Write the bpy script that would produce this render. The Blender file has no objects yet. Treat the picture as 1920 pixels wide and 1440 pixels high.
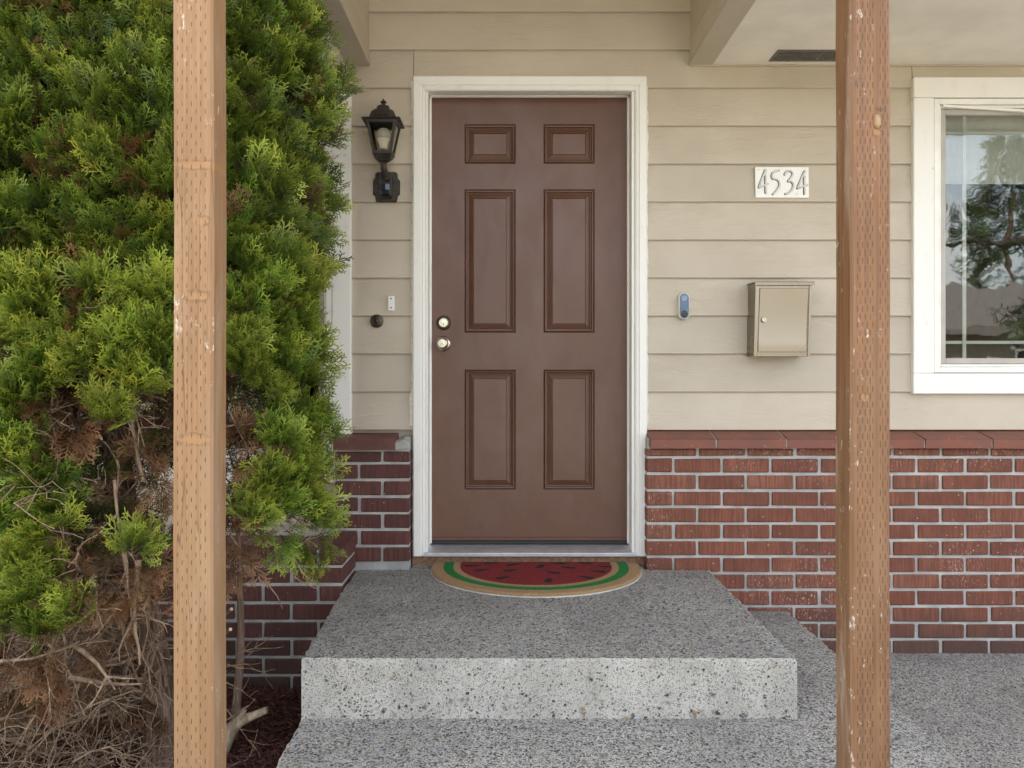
import bpy, math, random
import numpy as np
from mathutils import Vector, Matrix
random.seed(7); RNG = np.random.default_rng(7)
R = math.radians
SC = bpy.context.scene
COL = SC.collection
# ------------------------------------------------------------------ camera
F = 1519.0                  # focal length in photo pixels (1920 wide)
CX, CY = 955.0, 690.0       # vanishing point of the porch in the photo
CZ = 1.268                  # lens height above the patio
cam = bpy.data.cameras.new('camera'); camo = bpy.data.objects.new('camera', cam); COL.objects.link(camo)
camo.location = (0, 0, CZ); camo.rotation_euler = (R(90), 0, 0)
cam.sensor_fit = 'HORIZONTAL'; cam.sensor_width = 36.0; cam.lens = 36.0*F/1920
cam.shift_x = (960-CX)/1920; cam.shift_y = (CY-720)/1920
cam.clip_start = 0.05; cam.clip_end = 3000
SC.camera = camo
# ------------------------------------------------------------------ sky, sun, exposure
SUN_EL, SUN_AZ = 47.0, -22.0          # the sun stands behind the house: the porch is in open shade
W = bpy.data.worlds.new('World'); SC.world = W; W.use_nodes = True
wt = W.node_tree; wt.nodes.clear()
sky = wt.nodes.new('ShaderNodeTexSky'); sky.sky_type = 'NISHITA'; sky.sun_disc = False
sky.sun_elevation = R(SUN_EL); sky.sun_rotation = R(SUN_AZ); sky.dust_density = 2.5; sky.air_density = 1.0; sky.ozone_density = 1.0
wtc = wt.nodes.new('ShaderNodeTexCoord'); wno = wt.nodes.new('ShaderNodeTexNoise')
wno.inputs['Scale'].default_value = 2.2; wno.inputs['Detail'].default_value = 7; wno.inputs['Roughness'].default_value = 0.6
wmp = wt.nodes.new('ShaderNodeMapping'); wmp.inputs['Scale'].default_value = (1, 1, 2.2)
wt.links.new(wtc.outputs['Generated'], wmp.inputs[0]); wt.links.new(wmp.outputs[0], wno.inputs['Vector'])
wr = wt.nodes.new('ShaderNodeValToRGB'); wr.color_ramp.elements[0].position = 0.42; wr.color_ramp.elements[1].position = 0.66
wr.color_ramp.elements[0].color = (0.12, 0.12, 0.12, 1); wr.color_ramp.elements[1].color = (0.95, 0.95, 0.95, 1)
wt.links.new(wno.outputs['Fac'], wr.inputs[0])
wmx = wt.nodes.new('ShaderNodeMix'); wmx.data_type = 'RGBA'
wt.links.new(wr.outputs[0], wmx.inputs['Factor']); wt.links.new(sky.outputs[0], wmx.inputs['A'])
wmx.inputs['B'].default_value = (7.2, 6.9, 6.4, 1)          # bright thin cloud
bg = wt.nodes.new('ShaderNodeBackground'); bg.inputs['Strength'].default_value = 0.11
wo = wt.nodes.new('ShaderNodeOutputWorld')
wt.links.new(wmx.outputs['Result'], bg.inputs[0]); wt.links.new(bg.outputs[0], wo.inputs[0])
sl = bpy.data.lights.new('sun', 'SUN'); sl.energy = 4.0; sl.angle = R(0.6); sl.color = (1.0, 0.94, 0.84)
slo = bpy.data.objects.new('sun', sl); COL.objects.link(slo)
sd = Vector((math.sin(R(SUN_AZ))*math.cos(R(SUN_EL)), math.cos(R(SUN_AZ))*math.cos(R(SUN_EL)), math.sin(R(SUN_EL))))
slo.rotation_euler = sd.to_track_quat('Z', 'Y').to_euler(); slo.location = sd*30
vs = SC.view_settings
vs.view_transform = 'Standard'; vs.look = 'None'; vs.gamma = 1.0; vs.use_curve_mapping = False
vs.exposure = 2.40
SC.cycles.use_denoising = True
SC.cycles.max_bounces = 8; SC.cycles.diffuse_bounces = 4; SC.cycles.transparent_max_bounces = 12
SC.cycles.sample_clamp_indirect = 8.0

# ------------------------------------------------------------------ helpers
def P(px, py, Y):                      # photo pixel at depth Y -> world point
    return Vector(((px-CX)*Y/F, Y, CZ-(py-CY)*Y/F))
def WX(px, Y): return (px-CX)*Y/F
def WZ(py, Y): return CZ-(py-CY)*Y/F
WL = {}
def place(o, parent, wl):
    wl = Vector(wl)
    COL.objects.link(o)
    if parent is not None:
        o.parent = parent; o.location = wl-WL[parent.name]
    else: o.location = wl
    WL[o.name] = wl
    return o
def tag(o, label=None, cat=None, group=None, kind=None):
    if label: o['label'] = label
    if cat: o['category'] = cat
    if group: o['group'] = group
    if kind: o['kind'] = kind
    return o
def empty(name, loc, label=None, cat=None, group=None, parent=None):
    o = bpy.data.objects.new(name, None); o.empty_display_size = 0.05
    place(o, parent, loc); return tag(o, label, cat, group)
class MB:
    def __init__(s): s.v = []; s.f = []; s.m = []
    def add(s, vs, fs, m=0):
        b = len(s.v); s.v += [tuple(v) for v in vs]; s.f += [tuple(b+i for i in f) for f in fs]; s.m += [m]*len(fs); return s
    def box(s, x0, x1, y0, y1, z0, z1, m=0):
        return s.add([(x0,y0,z0),(x1,y0,z0),(x1,y1,z0),(x0,y1,z0),(x0,y0,z1),(x1,y0,z1),(x1,y1,z1),(x0,y1,z1)],
              [(0,3,2,1),(4,5,6,7),(0,1,5,4),(1,2,6,5),(2,3,7,6),(3,0,4,7)], m)
    def cbox(s, x0, x1, y0, y1, z0, z1, c=0.002, m=0, jit=0.0):
        c = min(c, (x1-x0)*.45, (y1-y0)*.45, (z1-z0)*.45)
        lo = (x0,y0,z0); hi = (x1,y1,z1); vs = []; idx = {}
        for sx in (0,1):
            for sy in (0,1):
                for sz in (0,1):
                    sg = (sx,sy,sz)
                    for a in range(3):           # the vertex lying on the face of axis a
                        p = [0,0,0]
                        for k in range(3):
                            base = hi[k] if sg[k] else lo[k]
                            p[k] = base if k == a else base + (-c if sg[k] else c)
                            if jit: p[k] += random.uniform(-jit, jit)
                        idx[(sg,a)] = len(vs); vs.append(tuple(p))
        fs = []
        for a in range(3):
            b, d = (a+1)%3, (a+2)%3
            for sa in (0,1):
                q = []
                for (u,w) in ((0,0),(1,0),(1,1),(0,1)):
                    sg = [0,0,0]; sg[a] = sa; sg[b] = u; sg[d] = w; q.append(idx[(tuple(sg),a)])
                fs.append(tuple(q) if sa else tuple(q[::-1]))
            # edges along axis a between faces b and d
            for u in (0,1):
                for w in (0,1):
                    s0 = [0,0,0]; s0[b] = u; s0[d] = w; s1 = list(s0); s1[a] = 1
                    q = [idx[(tuple(s0),b)], idx[(tuple(s1),b)], idx[(tuple(s1),d)], idx[(tuple(s0),d)]]
                    fs.append(tuple(q) if (u ^ w) else tuple(q[::-1]))
        for sx in (0,1):
            for sy in (0,1):
                for sz in (0,1):
                    t = [idx[((sx,sy,sz),a)] for a in range(3)]
                    fs.append(tuple(t) if (sx+sy+sz) % 2 else tuple(t[::-1]))
        return s.add(vs, fs, m)
    def prism_x(s, prof, x0, x1, m=0, x0s=None, x1s=None):     # prof: (y, z) loop, extruded along x
        n = len(prof)
        a = [(x0 + (x0s[i] if x0s else 0), y, z) for i,(y,z) in enumerate(prof)]
        b = [(x1 + (x1s[i] if x1s else 0), y, z) for i,(y,z) in enumerate(prof)]
        fs = [(i, (i+1)%n, n+(i+1)%n, n+i) for i in range(n)] + [tuple(range(n))[::-1], tuple(range(n,2*n))]
        return s.add(a+b, fs, m)
    def poly_y(s, pts, y0, y1, m=0):                            # pts: (x, z) loop, extruded along y
        n = len(pts)
        fs = [(i, (i+1)%n, n+(i+1)%n, n+i) for i in range(n)] + [tuple(range(n))[::-1], tuple(range(n,2*n))]
        return s.add([(x,y0,z) for x,z in pts]+[(x,y1,z) for x,z in pts], fs, m)
    def poly_z(s, pts, z0, z1, m=0, mtop=None):
        n = len(pts)
        s.add([(x,y,z0) for x,y in pts]+[(x,y,z1) for x,y in pts],
              [(i, (i+1)%n, n+(i+1)%n, n+i) for i in range(n)] + [tuple(range(n))[::-1]], m)
        return s.add([(x,y,z1) for x,y in pts], [tuple(range(n))], m if mtop is None else mtop)
    def tube(s, pts, rad, n=6, m=0, cap=True):
        pts = [Vector(p) for p in pts]
        if not hasattr(rad, '__len__'): rad = [rad]*len(pts)
        vs = []; fs = []; ref = None
        for i, p in enumerate(pts):
            t = (pts[min(i+1,len(pts)-1)]-pts[max(i-1,0)])
            if t.length < 1e-9: t = Vector((0,0,1))
            t.normalize()
            if ref is None: ref = Vector((0,0,1)) if abs(t.z) < .9 else Vector((1,0,0))
            u = t.cross(ref)
            if u.length < 1e-6: u = t.cross(Vector((0,1,0)))
            u.normalize(); w = t.cross(u); ref = w.cross(t)*-1 if False else ref
            for k in range(n):
                a = 2*math.pi*k/n; vs.append(p+u*(math.cos(a)*rad[i])+w*(math.sin(a)*rad[i]))
        for i in range(len(pts)-1):
            for k in range(n):
                k2 = (k+1)%n; fs.append((i*n+k, (i+1)*n+k, (i+1)*n+k2, i*n+k2))
        if cap: fs += [tuple(range(n)), tuple(range((len(pts)-1)*n, len(pts)*n))[::-1]]
        return s.add(vs, fs, m)
    def lathe(s, prof, c, axis='z', n=24, m=0):                 # prof: (r, h) along the axis
        vs = []; fs = []; c = Vector(c)
        for r, h in prof:
            for k in range(n):
                a = 2*math.pi*k/n; x, y = r*math.cos(a), r*math.sin(a)
                vs.append(c+(Vector((x,y,h)) if axis == 'z' else Vector((x,-h,y))))
        for i in range(len(prof)-1):
            for k in range(n):
                k2 = (k+1)%n; fs.append((i*n+k, i*n+k2, (i+1)*n+k2, (i+1)*n+k))
        fs += [tuple(range(n))[::-1], tuple(range((len(prof)-1)*n, len(prof)*n))]
        return s.add(vs, fs, m)
    def loft(s, secs, m=0, cap=True):                            # list of equal-length point loops
        n = len(secs[0]); vs = [p for q in secs for p in q]; fs = []
        for i in range(len(secs)-1):
            for k in range(n):
                k2 = (k+1)%n; fs.append((i*n+k, i*n+k2, (i+1)*n+k2, (i+1)*n+k))
        if cap: fs += [tuple(range(n))[::-1], tuple(range((len(secs)-1)*n, len(secs)*n))]
        return s.add(vs, fs, m)
    def build(s, name, mats, parent=None, smooth=False, origin=None):
        a = np.array(s.v); lo, hi = a.min(0), a.max(0)
        o = Vector(((lo[0]+hi[0])/2, (lo[1]+hi[1])/2, lo[2])) if origin is None else Vector(origin)
        me = bpy.data.meshes.new(name); me.from_pydata((a-np.array(o)).tolist(), [], s.f)
        for mt in (mats if isinstance(mats, (list,tuple)) else [mats]): me.materials.append(mt)
        if max(s.m) > 0: me.polygons.foreach_set('material_index', s.m)
        if smooth:
            me.polygons.foreach_set('use_smooth', [True]*len(s.f))
        me.update()
        if smooth and smooth is not True: me.set_sharp_from_angle(angle=R(smooth))
        return place(bpy.data.objects.new(name, me), parent, o)

# ------------------------------------------------------------------ materials
class NT:
    def __init__(s, name):
        s.mat = bpy.data.materials.new(name); s.mat.use_nodes = True; s.t = s.mat.node_tree; s.t.nodes.clear()
        s.out = s.t.nodes.new('ShaderNodeOutputMaterial')
        s.geo = s.t.nodes.new('ShaderNodeNewGeometry'); s.oi = s.t.nodes.new('ShaderNodeObjectInfo')
    def set(s, sock, v):
        if isinstance(v, bpy.types.NodeSocket): s.t.links.new(v, sock)
        elif v is not None:
            if sock.type == 'RGBA' and len(v) == 3: v = (*v, 1)
            sock.default_value = v
    def n(s, typ, props=None, out=0, **inp):
        nd = s.t.nodes.new(typ)
        for k, v in (props or {}).items(): setattr(nd, k, v)
        for k, v in inp.items():
            s.set(nd.inputs[int(k[1:])] if k[0] == '_' else nd.inputs[k.replace('_', ' ')], v)
        return nd.outputs[out]
    def math(s, op, a, b=0.0, c=None, clamp=False):
        nd = s.t.nodes.new('ShaderNodeMath'); nd.operation = op; nd.use_clamp = clamp
        s.set(nd.inputs[0], a); s.set(nd.inputs[1], b)
        if c is not None: s.set(nd.inputs[2], c)
        return nd.outputs[0]
    def mix(s, f, a, b, mode='MIX'):
        nd = s.t.nodes.new('ShaderNodeMix'); nd.data_type = 'RGBA'; nd.blend_type = mode
        s.set(nd.inputs['Factor'], f); s.set(nd.inputs['A'], a); s.set(nd.inputs['B'], b); return nd.outputs['Result']
    def ramp(s, f, stops, interp='LINEAR'):
        nd = s.t.nodes.new('ShaderNodeValToRGB'); cr = nd.color_ramp; cr.interpolation = interp
        while len(cr.elements) < len(stops): cr.elements.new(0.5)
        for e, (p, c) in zip(cr.elements, stops):
            e.position = p; e.color = (*c, 1) if hasattr(c, '__len__') else (c, c, c, 1)
        s.set(nd.inputs[0], f); return nd.outputs[0]
    def step(s, f, lo, hi):            # smoothstep lo..hi
        nd = s.t.nodes.new('ShaderNodeMapRange'); nd.interpolation_type = 'SMOOTHSTEP'
        s.set(nd.inputs[0], f); nd.inputs[1].default_value = lo; nd.inputs[2].default_value = hi; return nd.outputs[0]
    def coord(s, scale=(1,1,1), rnd=0.0, loc=(0,0,0), obj=False):
        if obj:
            src = s.n('ShaderNodeTexCoord', out=3)
        else: src = s.geo.outputs['Position']
        if rnd:
            off = s.math('MULTIPLY', s.oi.outputs['Random'], rnd)
            nd = s.t.nodes.new('ShaderNodeVectorMath'); nd.operation = 'ADD'
            cb = s.n('ShaderNodeCombineXYZ', X=off, Y=off, Z=s.math('MULTIPLY', off, 1.7))
            s.set(nd.inputs[0], src); s.set(nd.inputs[1], cb); src = nd.outputs[0]
        return s.n('ShaderNodeMapping', Vector=src, Scale=scale, Location=loc)
    def noise(s, vec, scale=5, detail=4, rough=.55, dist=0.0, out=0):
        return s.n('ShaderNodeTexNoise', out=out, Vector=vec, Scale=scale, Detail=detail, Roughness=rough, Distortion=dist)
    def vor(s, vec, scale, feature='F1', out=0, rand=1.0):
        return s.n('ShaderNodeTexVoronoi', {'feature': feature}, out=out, Vector=vec, Scale=scale, Randomness=rand)
    def bump(s, h, strength=.3, dist=.002, normal=None):
        return s.n('ShaderNodeBump', Height=h, Strength=strength, Distance=dist, Normal=normal)
    def pr(s, color, rough=.6, metal=0.0, normal=None, **kw):
        nd = s.t.nodes.new('ShaderNodeBsdfPrincipled')
        s.set(nd.inputs['Base Color'], color); s.set(nd.inputs['Roughness'], rough); s.set(nd.inputs['Metallic'], metal)
        if normal is not None: s.set(nd.inputs['Normal'], normal)
        for k, v in kw.items(): s.set(nd.inputs[k.replace('_', ' ')], v)
        s.t.links.new(nd.outputs[0], s.out.inputs[0]); return s.mat
def hexlin(r, g, b):
    f = lambda c: c/12.92 if c <= .04045 else ((c+.055)/1.055)**2.4
    return (f(r/255), f(g/255), f(b/255))
def simple(name, col, rough=.5, metal=0.0, var=.12, scale=12, bump=.1, bdist=.001, **kw):
    n = NT(name); c = n.coord()
    f = n.noise(c, scale, 5)
    k = n.mix(n.step(f, .3, .7), tuple(x*(1-var) for x in col), tuple(min(1, x*(1+var)) for x in col))
    return n.pr(k, rough, metal, n.bump(n.noise(c, scale*12, 3), bump, bdist), **kw)

def m_siding():
    n = NT('siding_paint'); c = n.coord((1.6, 1, 26), rnd=40)
    warp = n.noise(n.coord((2.2, 1, 5), rnd=40), 1.4, 3, out=0)
    cz = n.n('ShaderNodeVectorMath', {'operation': 'ADD'}, _0=c, _1=n.n('ShaderNodeCombineXYZ', Z=n.math('MULTIPLY', warp, 5.0)))
    grain = n.noise(cz, 4.0, 6, .6)
    fine = n.noise(n.coord((14, 1, 240), rnd=9), 3, 3)
    blot = n.noise(n.coord((1, 1, 1), rnd=3), 3.2, 4)
    base = n.mix(n.step(blot, .25, .75), (.462, .400, .318), (.530, .465, .378))
    tone = n.math('MULTIPLY_ADD', n.oi.outputs['Random'], .10, .95)
    base = n.mix(1.0, base, n.n('ShaderNodeCombineXYZ', X=tone, Y=tone, Z=tone), 'MULTIPLY')
    spots = n.vor(n.coord(rnd=5), 9.0)
    base = n.mix(n.math('MULTIPLY', n.math('LESS_THAN', spots, .012), .8), base, (.06, .045, .03))
    h = n.math('ADD', n.math('MULTIPLY', n.step(grain, .42, .62), n.step(n.noise(n.coord((.8, 1, 2), rnd=17), 2.2, 3), .36, .66)), n.math('MULTIPLY', fine, .35))
    return n.pr(base, .55, 0, n.bump(h, .60, .0017))
def m_white():
    n = NT('white_trim_paint'); c = n.coord()
    d = n.noise(n.coord((3, 3, 1.0)), 5, 6, .65)
    base = n.mix(n.step(d, .52, .80), (.80, .79, .755), (.68, .655, .60))
    chips = n.math('GREATER_THAN', n.noise(n.coord((1, 1, .6)), 55, 3), .735)
    base = n.mix(n.math('MULTIPLY', chips, .5), base, (.33, .29, .23))
    return n.pr(base, .45, 0, n.bump(n.noise(n.coord((60, 60, 6)), 2, 4), .18, .0012))
def m_brick(name, cols, eff):
    n = NT(name); c = n.coord()
    rib = n.n('ShaderNodeTexWave', {'wave_type': 'BANDS', 'bands_direction': 'X'}, out=1, Vector=n.coord(rnd=3), Scale=46.0, Distortion=2.2, Detail=2.0, Detail_Scale=1.2)
    ribm = n.noise(n.coord((125, 60, 7), rnd=5), 1.0, 3)
    base = n.ramp(n.oi.outputs['Random'], [(0, cols[0]), (.35, cols[1]), (.7, cols[2]), (1, cols[3])])
    v = n.noise(n.coord(rnd=7), 11, 5)
    base = n.mix(n.math('MULTIPLY', n.step(v, .35, .75), .45), base, tuple(x*.45 for x in cols[0]))
    base = n.mix(n.math('MULTIPLY', n.step(ribm, .56, .44), .6), base, tuple(x*.42 for x in cols[1]))
    # pale lime bloom caught on the ribs
    zone = n.step(n.noise(n.coord(loc=(3.1, 0, 1.7)), 2.6, 4, .6), .44 if eff else .60, .66)
    speck = n.step(n.noise(n.coord((150, 150, 60)), 1.0, 3, .7), .56, .66)
    base = n.mix(n.math('MULTIPLY', n.math('MULTIPLY', zone, speck), .75), base, (.55, .50, .46))
    sp2 = n.math('LESS_THAN', n.vor(n.coord(), 34), .09)
    base = n.mix(n.math('MULTIPLY', n.math('MULTIPLY', sp2, n.step(n.noise(c, 6), .5, .62)), .8), base, (.62, .58, .52))
    grime = n.n('ShaderNodeSeparateXYZ', out=2, Vector=n.geo.outputs['Position'])
    gm = n.math('MULTIPLY', n.step(n.math('ADD', grime, n.math('MULTIPLY', n.noise(c, 5, 5, .65), -.45)), .02, -.22), .7)
    base = n.mix(gm, base, (.05, .035, .028))
    h = n.math('ADD', n.math('MULTIPLY', ribm, 1.0), n.math('MULTIPLY', n.noise(c, 60, 3), .6))
    return n.pr(base, .78, 0, n.bump(h, .7, .0035))
def m_mortar():
    n = NT('mortar'); c = n.coord()
    k = n.mix(n.step(n.noise(c, 14, 5), .3, .75), (.34, .335, .32), (.50, .49, .465))
    return n.pr(k, .9, 0, n.bump(n.noise(c, 130, 4), .8, .003))
def m_cap():
    n = NT('cap_tile'); c = n.coord(rnd=5)
    k = n.mix(n.step(n.noise(c, 9, 5), .3, .75), (.205, .062, .036), (.140, .052, .040))
    k = n.mix(n.math('MULTIPLY', n.step(n.noise(c, 45, 4), .62, .75), .4), k, (.42, .36, .32))
    return n.pr(k, .5, 0, n.bump(n.noise(c, 90, 3), .35, .0015))
def aggregate(name, top):
    n = NT(name); c = n.coord()
    w = n.n('ShaderNodeVectorMath', {'operation': 'ADD'}, _0=c, _1=n.n('ShaderNodeVectorMath', {'operation': 'SCALE'}, _0=n.noise(c, 90, 2, out=1), Scale=.006))
    S1, S2 = (100, 215) if top else (125, 270)
    d1 = n.vor(w, S1); c1 = n.vor(w, S1, out=1); d2 = n.vor(w, S2); c2 = n.vor(w, S2, out=1)
    sep = n.n('ShaderNodeSeparateColor', Color=c1); sep2n = n.t.nodes[-1]
    def stones(col):
        nd = n.t.nodes.new('ShaderNodeSeparateColor'); n.set(nd.inputs[0], col)
        k = n.ramp(nd.outputs[0], [(0, (.050, .050, .052)), (.18, (.11, .112, .118)), (.36, (.19, .188, .185)), (.56, (.28, .27, .25)), (.74, (.22, .17, .12)), (.84, (.38, .33, .26)), (1, (.50, .48, .45))], 'CONSTANT')
        return k, nd.outputs[1], nd.outputs[2]
    k1, r1, q1 = stones(c1); k2, r2, q2 = stones(c2)
    big = n.noise(c, 2.3, 5, .6)
    if top:
        cem = n.mix(n.step(big, .3, .7), (.33, .325, .31), (.45, .44, .415))
        m2 = n.math('MULTIPLY', n.step(d2, .60, .42), n.math('GREATER_THAN', r2, .28))
        m1 = n.math('MULTIPLY', n.step(d1, .52, .40), n.math('GREATER_THAN', r1, .36))
    else:
        cem = n.mix(n.step(n.noise(c, 7, 5, .65), .3, .75), (.37, .355, .32), (.51, .49, .445))
        m2 = n.math('MULTIPLY', n.math('MULTIPLY', n.step(d2, .52, .36), n.math('GREATER_THAN', r2, .42)), .8)
        m1 = n.math('MULTIPLY', n.math('MULTIPLY', n.step(d1, .46, .36), n.math('GREATER_THAN', r1, .74)), .85)
    col = n.mix(m2, cem, k2); col = n.mix(m1, col, k1)
    col = n.mix(n.math('MULTIPLY', n.step(n.noise(c, 5.5, 6, .65), .52, .72), .28 if top else .10), col, (.10, .095, .085))
    h = n.math('ADD', n.math('MULTIPLY', m1, n.math('SUBTRACT', 1.0, d1)), n.math('MULTIPLY', n.math('MULTIPLY', m2, n.math('SUBTRACT', 1.0, d2)), .6))
    h = n.math('ADD', h, n.math('MULTIPLY', n.noise(c, 300, 2), .25))
    return n.pr(col, n.math('MULTIPLY_ADD', m1, -.25, .85), 0, n.bump(h, .9 if top else .6, .005))
def m_wood(name, light, dark, xr, pitch, row, dash, knots, splat, stain):
    n = NT(name); pos = n.geo.outputs['Position']
    sx = n.t.nodes.new('ShaderNodeSeparateXYZ'); n.set(sx.inputs[0], pos); X, Y, Z = sx.outputs
    nx = n.t.nodes.new('ShaderNodeSeparateXYZ'); n.set(nx.inputs[0], n.geo.outputs['True Normal'])
    front = n.math('LESS_THAN', nx.outputs[1], -.8)
    g = n.noise(n.coord((95, 95, 2.6)), 1.0, 6, .62, .4)
    col = n.mix(n.step(g, .3, .72), light, dark)
    col = n.mix(n.math('MULTIPLY', n.step(n.noise(n.coord((6, 6, 1.5)), 1.4, 5, .6), .42, .75), .55), col, stain)
    g2 = n.noise(n.coord((330, 330, 4)), 1.0, 3)
    col = n.mix(n.math('MULTIPLY', n.step(g2, .6, .75), .35), col, tuple(v*.45 for v in dark))
    for kx, kz, rx, rz in knots:
        dd = n.math('SQRT', n.math('ADD', n.math('POWER', n.math('DIVIDE', n.math('SUBTRACT', X, kx), rx), 2.0), n.math('POWER', n.math('DIVIDE', n.math('SUBTRACT', n.math('ADD', Z, n.math('MULTIPLY', n.noise(n.coord((1,1,1.6)), 42, 4, .7), .022)), kz), rz), 2.0)))
        col = n.mix(n.math('MULTIPLY', n.step(dd, 1.1, .35), .45), col, (.42, .22, .085))
        ring = n.math('MULTIPLY', n.math('MULTIPLY', n.step(n.math('ABSOLUTE', n.math('SUBTRACT', dd, .95)), .42, .0), .42), n.step(n.noise(n.coord((60, 60, 60)), 1.0, 3, .6), .38, .58))
        col = n.mix(n.math('MULTIPLY', ring, front), col, (.10, .045, .02))
    sp = n.math('MULTIPLY', n.step(n.noise(n.coord((70, 70, 30)), 1.0, 4, .7), .60, .67), n.step(n.noise(n.coord((9, 9, 3.2), loc=(0, 0, splat[1])), 1.0, 3), splat[0], splat[0]+.12))
    col = n.mix(n.math('MULTIPLY', sp, .75), col, (.66, .60, .53))
    wash = n.math('MULTIPLY', n.math('GREATER_THAN', n.math('ABSOLUTE', nx.outputs[0]), .8), n.step(n.noise(n.coord((14, 14, 2.4), loc=(0, 0, splat[1]*3)), 1.0, 5, .65), .50, .66))
    col = n.mix(n.math('MULTIPLY', wash, .55 if splat[0] < .5 else .25), col, (.46, .37, .29))
    u = n.math('DIVIDE', n.math('SUBTRACT', X, xr[0]), pitch); cu = n.math('FLOOR', u)
    fx = n.math('ABSOLUTE', n.math('SUBTRACT', n.math('FRACT', u), .5))
    zz = n.math('ADD', n.math('DIVIDE', Z, row), n.math('MULTIPLY', cu, .5))
    zz = n.math('ADD', zz, n.math('MULTIPLY', n.noise(n.coord((120, 120, 6)), 1.0, 2), .16))
    fz = n.math('ABSOLUTE', n.math('SUBTRACT', n.math('FRACT', zz), .5))
    msk = n.math('MULTIPLY', n.step(fx, .0011/pitch, .0006/pitch), n.step(fz, .5*dash/row, .38*dash/row))
    inr = n.math('MULTIPLY', n.math('GREATER_THAN', X, xr[0]), n.math('LESS_THAN', X, xr[1]))
    if len(xr) == 4: inr = n.math('MULTIPLY', inr, n.math('SUBTRACT', 1.0, n.math('MULTIPLY', n.math('GREATER_THAN', X, xr[2]), n.math('LESS_THAN', X, xr[3]))))
    msk = n.math('MULTIPLY', n.math('MULTIPLY', msk, inr), front)
    msk = n.math('MULTIPLY', msk, n.step(n.noise(n.coord((45, 45, 22)), 1.0, 3, .6), .30, .48))
    crack = n.math('MULTIPLY', n.step(n.math('ABSOLUTE', n.math('SUBTRACT', n.noise(n.coord((38, 38, 1.1), loc=(0, 0, splat[1]*7)), 1.0, 2, .4), .5)), .010, .002), n.step(n.noise(n.coord((4, 4, 1.7)), 1.0, 2), .5, .6))
    msk = n.math('MAXIMUM', msk, n.math('MULTIPLY', crack, .7))
    col = n.mix(n.math('MULTIPLY', msk, .9), col, (.075, .035, .018))
    h = n.math('SUBTRACT', n.math('MULTIPLY', g, .5), n.math('MULTIPLY', msk, 2.0))
    return n.pr(col, .58, 0, n.bump(h, .5, .002))
def m_door():
    n = NT('door_paint'); c = n.coord()
    a = n.noise(n.coord((1.3, 1, 1.0)), 3.0, 6, .62, .6); b = n.noise(n.coord((3, 1, .9), loc=(4, 0, 2)), 3.4, 5, .6, .8)
    col = n.mix(n.step(a, .38, .68), (.118, .050, .028), (.136, .067, .046))
    col = n.mix(n.math('MULTIPLY', n.step(b, .52, .75), .35), col, (.092, .042, .027))
    sm = n.noise(n.coord((10, 1, 26)), 1.3, 5, .7, 1.6)
    col = n.mix(n.math('MULTIPLY', n.step(sm, .66, .76), .5), col, (.05, .026, .02))
    sc = n.math('GREATER_THAN', n.noise(c, 120, 2), .80)
    col = n.mix(n.math('MULTIPLY', sc, .6), col, (.4, .34, .3))
    return n.pr(col, n.math('MULTIPLY_ADD', b, .28, .24), 0, n.bump(n.noise(n.coord((2, 1, 1)), 150, 3), .1, .001))
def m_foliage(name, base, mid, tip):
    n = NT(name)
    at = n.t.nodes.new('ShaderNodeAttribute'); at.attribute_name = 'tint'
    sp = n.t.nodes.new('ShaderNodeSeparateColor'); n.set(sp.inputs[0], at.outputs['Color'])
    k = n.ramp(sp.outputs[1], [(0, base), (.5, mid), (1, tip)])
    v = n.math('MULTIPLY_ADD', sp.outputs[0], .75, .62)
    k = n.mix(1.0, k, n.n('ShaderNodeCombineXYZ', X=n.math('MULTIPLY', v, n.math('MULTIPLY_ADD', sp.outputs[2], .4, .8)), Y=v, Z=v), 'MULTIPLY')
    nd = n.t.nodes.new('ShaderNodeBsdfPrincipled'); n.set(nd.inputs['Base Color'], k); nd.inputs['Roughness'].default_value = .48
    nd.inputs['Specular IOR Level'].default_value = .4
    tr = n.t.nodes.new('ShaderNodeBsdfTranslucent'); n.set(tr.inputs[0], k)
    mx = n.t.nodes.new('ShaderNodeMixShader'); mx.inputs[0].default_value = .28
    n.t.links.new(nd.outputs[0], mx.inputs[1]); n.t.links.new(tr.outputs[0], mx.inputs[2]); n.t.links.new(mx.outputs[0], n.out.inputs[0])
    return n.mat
def m_glass(name, f0=.10, tint=(.86, .88, .86), wavy=.0):
    n = NT(name)
    nm = n.bump(n.noise(n.coord((1, 1, 1)), 3.0, 2, .5, .8), wavy, .02) if wavy else None
    fc = n.n('ShaderNodeLayerWeight', out=1, Blend=.5)
    fr = n.math('MULTIPLY_ADD', n.math('POWER', fc, 5.0), 1-f0, f0)
    g = n.t.nodes.new('ShaderNodeBsdfGlossy'); g.inputs['Roughness'].default_value = .01
    if nm: n.t.links.new(nm, g.inputs['Normal'])
    t = n.t.nodes.new('ShaderNodeBsdfTransparent'); t.inputs[0].default_value = (*tint, 1)
    mx = n.t.nodes.new('ShaderNodeMixShader'); n.t.links.new(fr, mx.inputs[0]); n.t.links.new(t.outputs[0], mx.inputs[1]); n.t.links.new(g.outputs[0], mx.inputs[2])
    n.t.links.new(mx.outputs[0], n.out.inputs[0]); return n.mat
def m_bark(name, a, b, zs=3.0):
    n = NT(name); g = n.noise(n.coord((55, 55, zs)), 1.0, 5, .6, .5)
    return n.pr(n.mix(n.step(g, .32, .7), a, b), .85, 0, n.bump(g, .8, .006))
def m_ground(name, a, b, s=6, bd=.01):
    n = NT(name); c = n.coord(); g = n.noise(c, s, 6, .65)
    k = n.mix(n.step(g, .3, .7), a, b)
    return n.pr(k, .95, 0, n.bump(n.noise(c, s*10, 4), .6, bd))
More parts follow.
